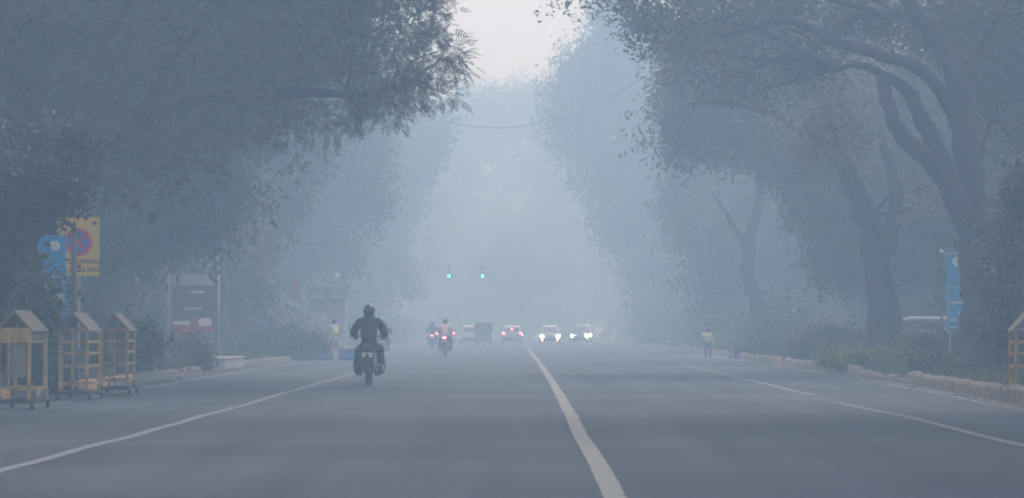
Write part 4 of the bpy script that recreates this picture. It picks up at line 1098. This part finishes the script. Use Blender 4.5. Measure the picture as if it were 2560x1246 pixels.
def person(label, loc, rz, J, top, bottom, shoes=M_blk, skin=None, helmet=None, hair=True, vest=None, group=None, bulk=1.0, glove=None, grip=True, cat='person', visor=True, waist=1.0):
    """J: joint dictionary in metres, local frame facing +Y"""
    t = empty('person', loc, rz, label, cat, group)
    V = lambda k: Vector(J[k])
    pel, spi, che, nek, hed = V('pelvis'), V('spine'), V('chest'), V('neck'), V('head')
    # body (skin)
    arms = []; hands = []; legs = []
    for s in 'LR':
        arms.append([(che, .12), (V('sh' + s), .062), (V('el' + s), .043), (V('wr' + s), .028), (V('wr' + s) + (V('wr' + s) - V('el' + s)).normalized() * .075, .036)])
        legs.append([(pel, .12), (V('hip' + s), .085), (V('kn' + s), .055), (V('an' + s), .038), (V('to' + s), .034)])
    fing = []
    for s, sg in (('L', -1), ('R', 1)):
        w = V('wr' + s); d = (w - V('el' + s)).normalized(); pc = w + d * .07
        sd = d.cross(Vector((0, 0, 1))); sd = sd.normalized() if sd.length > .1 else Vector((1, 0, 0))
        dn = d.cross(sd).normalized()
        if dn.z > 0: dn = -dn
        if abs(d.z) > .8: dn = Vector((-sg * 1.0, 0, 0)); sd = Vector((0, 1, 0))
        for k, (o_, ln) in enumerate(((-.030, .070), (-.010, .078), (.010, .073), (.029, .058))):
            a = pc + sd * o_; b_ = a + d * ln * .5 + dn * (.012 if not grip else .004); c_ = b_ + (d * ln * .38 + dn * ln * (.25 if not grip else .6)); e_ = c_ + (dn * .02 + (d * .012 if not grip else -d * .018))
            fing.append([[(a, .0095), (b_, .009), (c_, .008), (e_, .0065)]])
        th = w + d * .035 - sd * .03 * sg
        fing.append([[(th, .013), (th - sd * .028 * sg + d * .03 + dn * .01, .0105), (th - sd * .03 * sg + d * .055 + dn * .028, .0085)]])
    hd = MB()
    rotm = Matrix.Identity(3)
    hd.ell(hed, (.075, .092, .115), 16, 12)
    hd.ell(hed + Vector((0, .09, -.01)), (.012, .02, .025), 8, 6)         # nose
    for s in (-1, 1):
        hd.ell(hed + Vector((s * .077, .0, -.005)), (.012, .02, .032), 8, 6)   # ears
        hd.ell(hed + Vector((s * .03, .082, .02)), (.014, .01, .009), 8, 6)   # eyes
    hd.ell(hed + Vector((0, .083, -.052)), (.026, .012, .009), 8, 6)     # mouth
    body = skin_mesh([[[(pel, .115), (spi, .105), (che, .12), (nek, .05), (hed, .06)]] + arms + legs] + fing, skin or M_skin, 'body', t, 1, hd)
    # clothes over it
    k = bulk
    sleeve = []
    for s in 'LR':
        wv = V('wr' + s); ev = V('el' + s)
        sleeve.append([(che, .155 * k), (V('sh' + s), .088 * k), (ev, .066 * k), (wv.lerp(ev, .08), .045 * k)])
    skin_mesh([[[(pel + (spi - pel) * .05, .150 * k), (spi, .145 * k * waist), (che, .158 * k), (nek, .062 * (1 + (k - 1) * 1.5))]] + sleeve], top, 'jacket', t, 2)
    tr = []
    for s in 'LR':
        tr.append([(pel, .135 * k), (V('hip' + s), .105 * k), (V('kn' + s), .075 * k), (V('an' + s).lerp(V('kn' + s), .05), .058 * k)])
    skin_mesh([[[(pel, .135 * k), (pel + (spi - pel) * .3, .12 * k)]] + tr], bottom, 'trousers', t, 2)
    for s in 'LR':
        a, b_ = V('an' + s), V('to' + s); d = (b_ - a); d.z = 0; d = d.normalized() if d.length > .01 else Vector((0, 1, 0))
        skin_mesh([[[(a + Vector((0, 0, .04)), .05), (a - d * .03 + Vector((0, 0, -.035)), .045), (b_, .045), (b_ + d * .05, .035)]]], shoes, 'shoe', t, 1)
    if vest:
        skin_mesh([[[(pel.lerp(spi, .3), .160 * k), (spi, .156 * k), (che, .168 * k), (che.lerp(nek, .55), .115)]]], vest, 'vest', t, 2)
    if helmet:
        b = MB(); b.ell(hed + Vector((0, -.005, .018)), (.122, .142, .132), 22, 14)
        # flatten the lower edge into a shell
        b.v = [(x, y, max(z, hed.z - .105)) for x, y, z in b.v]
        h_ = b.build('helmet', helmet, t, smooth=True)
        if visor:
            b = MB(); b.ell(hed + Vector((0, .05, .0)), (.112, .11, .055), 16, 8); b.build('visor', M_glass, h_, smooth=True)
        b = MB(); b.lathe(hed + Vector((0, -.005, -.088)), [(.118, -.012), (.126, -.012), (.126, .012), (.118, .012)], 'Z', 20, closed=True); b.build('helmet_rim', M_blk, h_)
    elif hair:
        b = MB(); b.ell(hed + Vector((0, -.015, .03)), (.085, .095, .105), 14, 10); b.build('hair', M_hair, t, smooth=True)
    return t

RID = dict(pelvis=(0, -.06, .84), spine=(0, .0, 1.03), chest=(0, .08, 1.26), neck=(0, .12, 1.42), head=(0, .16, 1.535),
           shL=(-.19, .09, 1.345), shR=(.19, .09, 1.345), elL=(-.335, .22, 1.09), elR=(.335, .22, 1.09), wrL=(-.33, .46, 1.02), wrR=(.33, .46, 1.02),
           hipL=(-.10, -.02, .82), hipR=(.10, -.02, .82), knL=(-.235, .36, .74), knR=(.235, .36, .74), anL=(-.24, .10, .36), anR=(.24, .10, .36), toL=(-.27, .27, .30), toR=(.27, .27, .30))
RIDN = dict(RID, elL=(-.265, .18, 1.06), elR=(.265, .18, 1.06), wrL=(-.27, .45, 1.0), wrR=(.27, .45, 1.0), shL=(-.165, .08, 1.33), shR=(.165, .08, 1.33))
RIDW = dict(RID, elL=(-.335, .14, 1.075), elR=(.335, .14, 1.075), wrL=(-.30, .44, 1.02), wrR=(.30, .44, 1.02), shL=(-.20, .06, 1.335), shR=(.20, .06, 1.335), knL=(-.225, .36, .72), knR=(.225, .36, .72))

# ------------------------------------------------------------------ motorcycles
def motorcycle(label, loc, rz, tail_on=False, paint=M_blkpaint, box=True, lamp=None):
    t = empty('motorcycle', loc, rz, label, 'motorcycle')
    def wheel(y, r_=.30):
        b = MB(); prof = []
        for k in range(10):
            a = 2 * math.pi * k / 10; prof.append((r_ - .048 + .048 * math.cos(a), .05 * math.sin(a)))
        b.lathe((0, y, r_), prof, 'X', 32, closed=True); w = b.build('tyre', M_rub, t, smooth=True)
        b = MB(); b.lathe((0, y, r_), [(r_ - .075, -.025), (r_ - .092, -.02), (r_ - .092, .02), (r_ - .075, .025)], 'X', 28, closed=True)
        for k in range(6):
            a = math.pi * k / 3; b.bar((0, y, r_), (0, y + math.cos(a) * (r_ - .085), r_ + math.sin(a) * (r_ - .085)), .012, 5)
        b.lathe((0, y, r_), [(.001, -.06), (.055, -.06), (.055, .06), (.001, .06)], 'X', 14); b.build('rim', M_steel, w)
    wheel(-.60); wheel(.72, .29)
    b = MB(); b.loft([[(-.06, -.1, .70), (.06, -.1, .70), (.07, -.1, .74), (-.07, -.1, .74)]] + [[(-a, y, z0), (a, y, z0), (a * 1.08, y, z1), (-a * 1.08, y, z1)] for y, a, z0, z1 in ((.0, .12, .72, .80), (.15, .15, .72, .93), (.36, .15, .74, .97), (.50, .10, .80, .95))]); b.build('fuel_tank', paint, t, smooth=False, bevel=.03)
    b = MB(); b.loft([[(-a, y, z0), (a, y, z0), (a * .9, y, z1), (-a * .9, y, z1)] for y, a, z0, z1 in ((-.62, .09, .80, .86), (-.45, .13, .76, .86), (-.15, .15, .72, .82), (.08, .12, .72, .80))]); b.build('seat', M_blk, t, bevel=.02)
    b = MB(); b.loft([[(-a, y, z0), (a, y, z0), (a, y, z1), (-a, y, z1)] for y, a, z0, z1 in ((-.76, .07, .74, .82), (-.55, .11, .64, .79), (-.2, .14, .52, .73), (.0, .13, .50, .70))]); b.build('tail_cowl', paint, t, bevel=.015)
    b = MB(); b.tube([(0, -.70, .74), (0, -.86, .66), (0, -.93, .50), (0, -.93, .42)], [.06, .055, .05, .045], 8); b.build('rear_mudguard', M_blk, t, smooth=True)
    b = MB(); b.box((0, -.90, .635), (.21, .012, .095)); pl = b.build('number_plate', M_white, t, bevel=.004)
    b = MB(); r = random.Random(3)
    for row, zz in enumerate((.655, .617)):
        for k in range(5):
            if r.random() < .12: continue
            x = -.075 + k * .036; b.box((x, -.908, zz), (.010 + r.uniform(-.003, .004), .002, .020))
    b.build('plate_marks', M_blackp, pl)
    b = MB(); b.box((0, -.80, .80), (.17, .05, .06)); b.build('tail_light', E_tail if tail_on else mat('lens_red_off', (.12, .02, .02), .3), t, bevel=.012)
    b = MB(); b.bar((-.2, -.72, .76), (.2, -.72, .76), .012, 6); b.build('indicator_bar', M_blk, t)
    for s in (-1, 1):
        b = MB(); b.ell((s * .2, -.74, .76), (.04, .035, .025)); b.build('indicator', mat('lens_amber_off', (.14, .07, .01), .3), t, smooth=True)
    b = MB(); b.box((0, .12, .42), (.24, .42, .30)); b.lathe((0, .30, .56), [(.07, -.12), (.09, -.1), (.09, .1), (.07, .12)], 'X', 10)
    b.box((0, .22, .60), (.15, .2, .16)); b.build('engine', M_steel, t, bevel=.03)
    b = MB(); b.bar((-.05, .56, .86), (0, .72, .30), .02, 6)
    for s in (-1, 1): b.bar((s * .085, .50, .98), (s * .085, .72, .29), .024, 8)
    b.build('front_fork', M_steel, t)
    b = MB()
    for s in (-1, 1): b.bar((s * .09, -.60, .30), (s * .09, -.05, .42), .022, 6)
    b.build('swing_arm', M_blk, t)
    for s in (-1, 1):
        b = MB(); b.bar((s * .125, -.52, .33), (s * .125, -.38, .68), .026, 8); b.build('shock_absorber', M_steel, t)
    b = MB(); b.tube([(.12, .32, .42), (.15, .2, .26), (.17, -.1, .26), (.18, -.45, .30), (.18, -.75, .34)], [.02, .025, .03, .045, .042], 10); b.build('exhaust', M_steel, t, smooth=True)
    b = MB(); b.tube([(-.34, .40, 1.02), (-.2, .45, 1.03), (-.08, .5, .99), (.08, .5, .99), (.2, .45, 1.03), (.34, .40, 1.02)], .012, 8); b.build('handlebar', M_blk, t)
    for s in (-1, 1):
        b = MB(); b.bar((s * .39, .38, 1.02), (s * .27, .43, 1.025), .02, 8); b.build('grip', M_rub, t)
        b = MB(); b.bar((s * .22, .44, 1.03), (s * .37, .40, 1.17), .007, 5); b.build('mirror_stem', M_blk, t)
        b = MB(); b.ell((s * .385, .39, 1.20), (.055, .015, .036), 14, 8); mi_ = b.build('mirror', M_blk, t, smooth=True)
        b = MB(); b.ell((s * .385, .377, 1.20), (.045, .004, .028), 14, 8); b.build('mirror_glass', mat('mirror_glass', (.95, .95, .95), .1, metal=1.0, var=0.0), mi_, smooth=True)
    b = MB(); b.lathe((0, .60, .90), [(.03, -.12), (.09, -.06), (.095, .02), (.09, .03)], 'Y', 16); b.build('headlight', M_blkpaint, t, smooth=True)
    b = MB(); b.tube([(0, .42, .62), (0, .55, .66), (0, .72, .63), (0, .90, .55), (0, 1.0, .42)], .055, 8); b.build('front_mudguard', paint, t)
    if box:   # leg guards and foot boards either side
        for s in (-1, 1):
            b = MB(); b.tube([(s * .10, .38, .62), (s * .30, .40, .60), (s * .33, .38, .40), (s * .30, .34, .26), (s * .10, .30, .28)], .014, 8); b.build('leg_guard', M_blk, t)
            b = MB(); b.box((s * .235, .12, .275), (.17, .12, .025)); b.build('foot_rest', M_rub, t)
        b = MB(); b.tube([(-.16, -.15, .60), (-.22, -.30, .40), (-.26, -.45, .24), (-.20, -.65, .22), (-.12, -.6, .3)], .012, 6)
        b.add([(-.17, -.2, .58), (-.27, -.2, .30), (-.27, -.62, .26), (-.17, -.62, .5), (-.165, -.2, .58), (-.265, -.2, .30), (-.265, -.62, .26), (-.165, -.62, .5)], [(0, 1, 2, 3), (7, 6, 5, 4), (0, 4, 5, 1), (1, 5, 6, 2), (2, 6, 7, 3), (3, 7, 4, 0)])
        b.build('side_guard', M_blk, t)
        for s in (-1, 1):
            b = MB(); b.loft([[(s * a, y, z0 + .02), (s * (a + .15), y, z0 + .05), (s * (a + .15), y, z1 - .03), (s * a, y, z1)] for y, a, z0, z1 in ((-.50, .13, .22, .44), (-.12, .13, .17, .46))]); b.build('pannier', M_blk, t, bevel=.02)
    b = MB(); b.tube([(-.02, .05, .25), (-.16, .0, .06), (-.18, .02, .02)], .01, 6); b.build('side_stand', M_steel, t)
    return t

g = G(918, 965)
motorcycle('black motorcycle nearest the camera with a white number plate', (g.x, g.y + .60, wave(g.x, g.y)), R(1))
person('person in black jacket and black helmet riding the nearest motorcycle', (g.x, g.y + .60, wave(g.x, g.y)), R(1), RIDW, M_jack, M_jack, skin=mat('black_gloves', (.016, .016, .018), .7), helmet=M_blkpaint, bulk=1.25, waist=1.12)
g = G(955, 893)
motorcycle('dim grey motorcycle just beyond the nearest rider', (g.x, g.y + .6, 0), R(2), box=False)
person('person in teal helmet and slate jacket riding half hidden behind the nearest rider', (g.x, g.y + .6, 0), R(2), RID, M_greyj, M_greyj, helmet=M_teal, bulk=1.05)
g = G(1112, 889)
motorcycle('motorcycle with glowing red tail light under the pink shirted rider', (g.x, g.y + .6, 0), R(-1), tail_on=True, box=True)
person('person in pink shirt and dark helmet riding down the middle of the left lanes', (g.x, g.y + .6, 0), R(-1), RIDN, M_pink, M_jeans, helmet=M_blkpaint, bulk=1.1)
g = G(1080, 873)
motorcycle('faint motorcycle left of the pink shirted rider', (g.x, g.y + .6, 0), R(0), tail_on=True, box=False)
person('dark clothed person riding the faint motorcycle left of the pink shirt', (g.x, g.y + .6, 0), R(0), RID, M_greyj, M_greyj, helmet=M_blkpaint, bulk=1.05)

# worker on the left in a yellow vest, stooping over the blue barriers
STO = dict(pelvis=(0, -.02, .84), spine=(.0, .04, 1.02), chest=(0, .14, 1.22), neck=(0, .20, 1.37), head=(0, .26, 1.47),
           shL=(-.17, .15, 1.30), shR=(.17, .15, 1.30), elL=(-.26, .22, 1.04), elR=(.25, .26, 1.06), wrL=(-.24, .42, .90), wrR=(.2, .46, .92),
           hipL=(-.10, -.02, .80), hipR=(.10, -.02, .80), knL=(-.13, .06, .45), knR=(.13, .02, .45), anL=(-.14, -.02, .09), anR=(.14, -.04, .09), toL=(-.16, .14, .045), toR=(.16, .12, .045))
g = G(838, 899)
person('worker in a yellow vest and sand trousers standing behind the low blue barriers', (g.x, g.y + .3, .0), R(20), STO, M_sand, M_sand, hair=True, vest=M_vest, grip=False)
def water_barrier(label, x, y, rz):
    t = empty('road_barrier', (x, y, .004), rz, label, 'barrier')
    Mb = mat('barrier_blue', (.03, .08, .26), .5)
    b = MB(); b.loft([[(x_, -w_, 0), (x_, w_, 0), (x_, w_, .12), (x_, w_ * .45, .24), (x_, w_ * .4, .42), (x_, -w_ * .4, .42), (x_, -w_ * .45, .24), (x_, -w_, .12)] for x_, w_ in ((-.33, .13), (-.29, .16), (.29, .16), (.33, .13))]); b.build('shell', Mb, t, bevel=.015)
    for s in (-1, 1):
        b = MB(); b.lathe((s * .2, 0, .42), [(.03, 0), (.03, .02), (.02, .03)], 'Z', 10); b.build('filler_cap', M_blk, t)
g = G(805, 901); water_barrier('low blue plastic barrier on the left of the worker', g.x, g.y, R(4))
g = G(871, 901); water_barrier('low blue plastic barrier between the worker and the nearest rider', g.x, g.y, R(-3))

# person on the right in a pale vest
STD = dict(STO, spine=(0, .02, 1.03), chest=(0, .03, 1.25), neck=(0, .03, 1.40), head=(0, .06, 1.52), shL=(-.18, .03, 1.34), shR=(.18, .03, 1.34), elL=(-.34, .10, 1.30), elR=(.24, .04, 1.06), wrL=(-.30, .26, 1.33), wrR=(.22, .16, .86))
g = G(1769, 896)
pr_ = person('person in a pale vest and blue trousers standing at the right edge of the road', (g.x, g.y, .0), R(-12), STD, M_vestp, M_dress, hair=True, vest=M_vest, grip=False)
pr_.scale = (.74, .74, .74)

# ------------------------------------------------------------------ cars
def ring(y, w, z0, z1, r_=.08):
    pts = []
    for cx, cz, a0 in ((w - r_, z0 + r_, -90), (w - r_, z1 - r_, 0), (-w + r_, z1 - r_, 90), (-w + r_, z0 + r_, 180)):
        for k in range(4):
            a = R(a0 + k * 30); pts.append((cx + r_ * math.cos(a), y, cz + r_ * math.sin(a)))
    return pts
def car(label, loc, rz, paint, tails=None, heads=None, fog=None, tall=0.0, brake=False, lens_r=.10, one=False):
    t = empty('car', loc, rz, label, 'car')
    H = tall
    b = MB(); b.loft([ring(-1.86, .70, .36, .74, .1), ring(-1.82, .79, .28, .90 + H * .3, .1), ring(-1.5, .82, .24, .96 + H * .3, .1), ring(0, .83, .22, .94 + H * .3, .1), ring(.95, .82, .24, .94 + H * .3, .1), ring(1.35, .80, .25, .88 + H * .3, .1), ring(1.75, .76, .28, .78 + H * .3, .1), ring(1.86, .68, .36, .68 + H * .2, .08)]); body = b.build('body', paint, t, smooth=False, bevel=.01)
    z0 = .92 + H * .3; zt = 1.50 + H
    b = MB(); b.loft([ring(-1.76, .68, z0 - .05, z0 + .06, .05), ring(-1.60, .66, z0 - .05, zt - .14, .1), ring(-1.35, .62, z0 - .05, zt, .12), ring(0, .62, z0 - .05, zt + .02, .12), ring(.35, .63, z0 - .05, zt - .10, .12), ring(1.02, .70, z0 - .05, z0 + .06, .05)]); b.build('cabin', paint, t, bevel=.01)
    # glass
    b = MB(); b.add([(-.54, -1.768, z0 + .10), (.54, -1.768, z0 + .10), (.50, -1.625, zt - .17), (-.50, -1.625, zt - .17), (-.54, -1.74, z0 + .10), (.54, -1.74, z0 + .10), (.50, -1.60, zt - .17), (-.50, -1.60, zt - .17)], [(0, 1, 2, 3), (7, 6, 5, 4), (0, 4, 5, 1), (1, 5, 6, 2), (2, 6, 7, 3), (3, 7, 4, 0)]); b.build('rear_window', M_glass, t)
    b = MB(); b.add([(-.60, .985, z0 + .09), (.60, .985, z0 + .09), (.52, .41, zt - .12), (-.52, .41, zt - .12), (-.60, .95, z0 + .05), (.60, .95, z0 + .05), (.52, .38, zt - .16), (-.52, .38, zt - .16)], [(0, 3, 2, 1), (4, 5, 6, 7), (0, 1, 5, 4), (1, 2, 6, 5), (2, 3, 7, 6), (3, 0, 4, 7)]); b.build('windscreen', M_glass, t)
    for s in (-1, 1):
        for a, c in ((-1.3, -.35), (-.28, .45)):
            b = MB(); b.box((s * .655, (a + c) / 2, (z0 + zt) / 2 - .01), (.03, c - a, (zt - z0) * .55)); b.build('side_window', M_glass, t)
        b = MB(); b.ell((s * .90, .62, z0 + .08), (.09, .05, .06), 10, 6); b.build('door_mirror', paint, t, smooth=True)
        for y_ in (-1.15, 1.18):
            b = MB(); b.lathe((s * .74, y_, .29), [(.12, -.09), (.27, -.09), (.29, -.06), (.29, .06), (.27, .09), (.12, .09)], 'X', 20, closed=True); w = b.build('wheel', M_rub, t, smooth=True)
            b = MB(); b.lathe((s * .74, y_, .29), [(.02, -.07), (.18, -.07), (.18, .07), (.02, .07)], 'X', 12); b.build('rim', M_steel, w)
        b = MB(); b.ell((s * .68, -1.82, .86 + H * .3), (lens_r, .05, lens_r * 1.0), 14, 8); b.build('tail_light', tails or mat('lens_red_off', (.12, .02, .02), .3), t, smooth=True)
        b = MB(); b.ell((s * .62, 1.83, .62 + H * .25), (lens_r * 1.15, .06, lens_r), 14, 8); b.build('headlight', (heads if not (one and s < 0) else None) or M_chrome, t, smooth=True)
        if fog: b = MB(); b.ell((s * .60, 1.865, .36), (.08, .03, .08), 12, 6); b.build('fog_light', fog, t, smooth=True)
    b = MB(); b.box((0, -1.885, .42), (1.3, .07, .16)); b.build('rear_bumper', M_blk, t, bevel=.02)
    b = MB(); b.box((0, 1.885, .42), (1.2, .06, .14)); b.build('front_bumper', M_blk, t, bevel=.02)
    b = MB(); b.box((0, -1.90, .62), (.46, .02, .11)); b.build('number_plate', M_white, t)
    if brake: b = MB(); b.box((0, -1.76, zt - .30), (.24, .06, .06)); b.build('brake_light', tails, t)
    return t
M_silver = mat('car_silver', (.35, .37, .40), .35, metal=.4)
M_carw = mat('car_white', (.65, .66, .68), .4)
M_card = mat('car_dark', (.12, .13, .15), .35)
def atD(xp, D): return P(xp, 825, D).x
car('silver car ahead with three red lights lit, left of the centre line', (atD(1280, 228), 230, 0), 0, M_silver, tails=E_tail, brake=True)
car('dim car whose two tail lights glow either side of the pink shirted rider', (atD(1113, 238), 240, 0), 0, M_card, tails=E_tail)
car('pale car ahead left of the three wheeler', (atD(1176, 222), 224, 0), 0, M_carw)
car('oncoming car nearest the centre line with white headlights above two amber lamps', (atD(1375, 226), 228, 0), R(180), M_silver, heads=E_head, fog=E_amber)
car('oncoming car second from the centre line with bright headlights', (atD(1450, 238), 242, 0), R(180), M_card, heads=E_head, tall=.05)
car('faint oncoming car farthest to the right with one higher headlight', (atD(1464, 252), 262, 0), R(180), M_carw, heads=E_heady, tall=.15)
car('white car parked behind the thick trunk on the right verge', (P(2300, 825, 108).x, 110, .1), R(72), M_carw, tall=.05)

# three-wheeler
g = P(1208, 825, 196)
t = empty('auto_rickshaw', (g.x, 198, 0), 0, 'dark boxy three wheeled rickshaw in the middle of the left lanes', 'auto rickshaw')
b = MB(); b.loft([ring(-1.3, .60, .30, 1.05, .06), ring(-.5, .65, .26, 1.0, .06), ring(.4, .62, .26, .80, .06), ring(.95, .35, .30, 1.0, .06), ring(1.2, .2, .4, .9, .05)]); b.build('body', M_card, t)
b = MB(); b.loft([ring(-1.32, .60, 1.02, 1.62, .12), ring(-.9, .64, 1.02, 1.72, .14), ring(.3, .62, 1.35, 1.72, .12), ring(.75, .52, 1.45, 1.62, .06)]); b.build('canopy', M_blk, t)
b = MB(); b.box((0, -1.335, 1.33), (.5, .02, .2)); b.build('rear_window', mat('dull_plastic', (.2, .22, .24), .4), t)
b = MB(); b.add([(-.48, .98, 1.0), (.48, .98, 1.0), (.46, .72, 1.5), (-.46, .72, 1.5), (-.48, .95, 1.0), (.48, .95, 1.0), (.46, .69, 1.5), (-.46, .69, 1.5)], [(0, 3, 2, 1), (4, 5, 6, 7), (0, 1, 5, 4), (1, 2, 6, 5), (2, 3, 7, 6), (3, 0, 4, 7)]); b.build('windscreen', M_glass, t)
for x_, y_ in ((-.52, -.95), (.52, -.95), (0, .95)):
    b = MB(); b.lathe((x_, y_, .21), [(.08, -.05), (.19, -.05), (.21, -.02), (.21, .02), (.19, .05), (.08, .05)], 'X', 16, closed=True); b.build('wheel', M_rub, t)
b = MB(); b.box((0, -1.34, .62), (.4, .02, .12)); b.build('number_plate', mat('plate_dull', (.3, .3, .25), .5), t)
for s in (-1, 1):
    b = MB(); b.box((s * .5, -1.33, .72), (.1, .04, .14)); b.build('tail_light', mat('lens_red_off', (.12, .02, .02), .3), t)

# far median kerb at the junction
b = MB(); b.box((P(1220, 825, 250).x, 262, .10), (7.5, 1.2, .24)); o = b.build('traffic_island', M_kerbw, bevel=.03); tag(o, kind='structure')
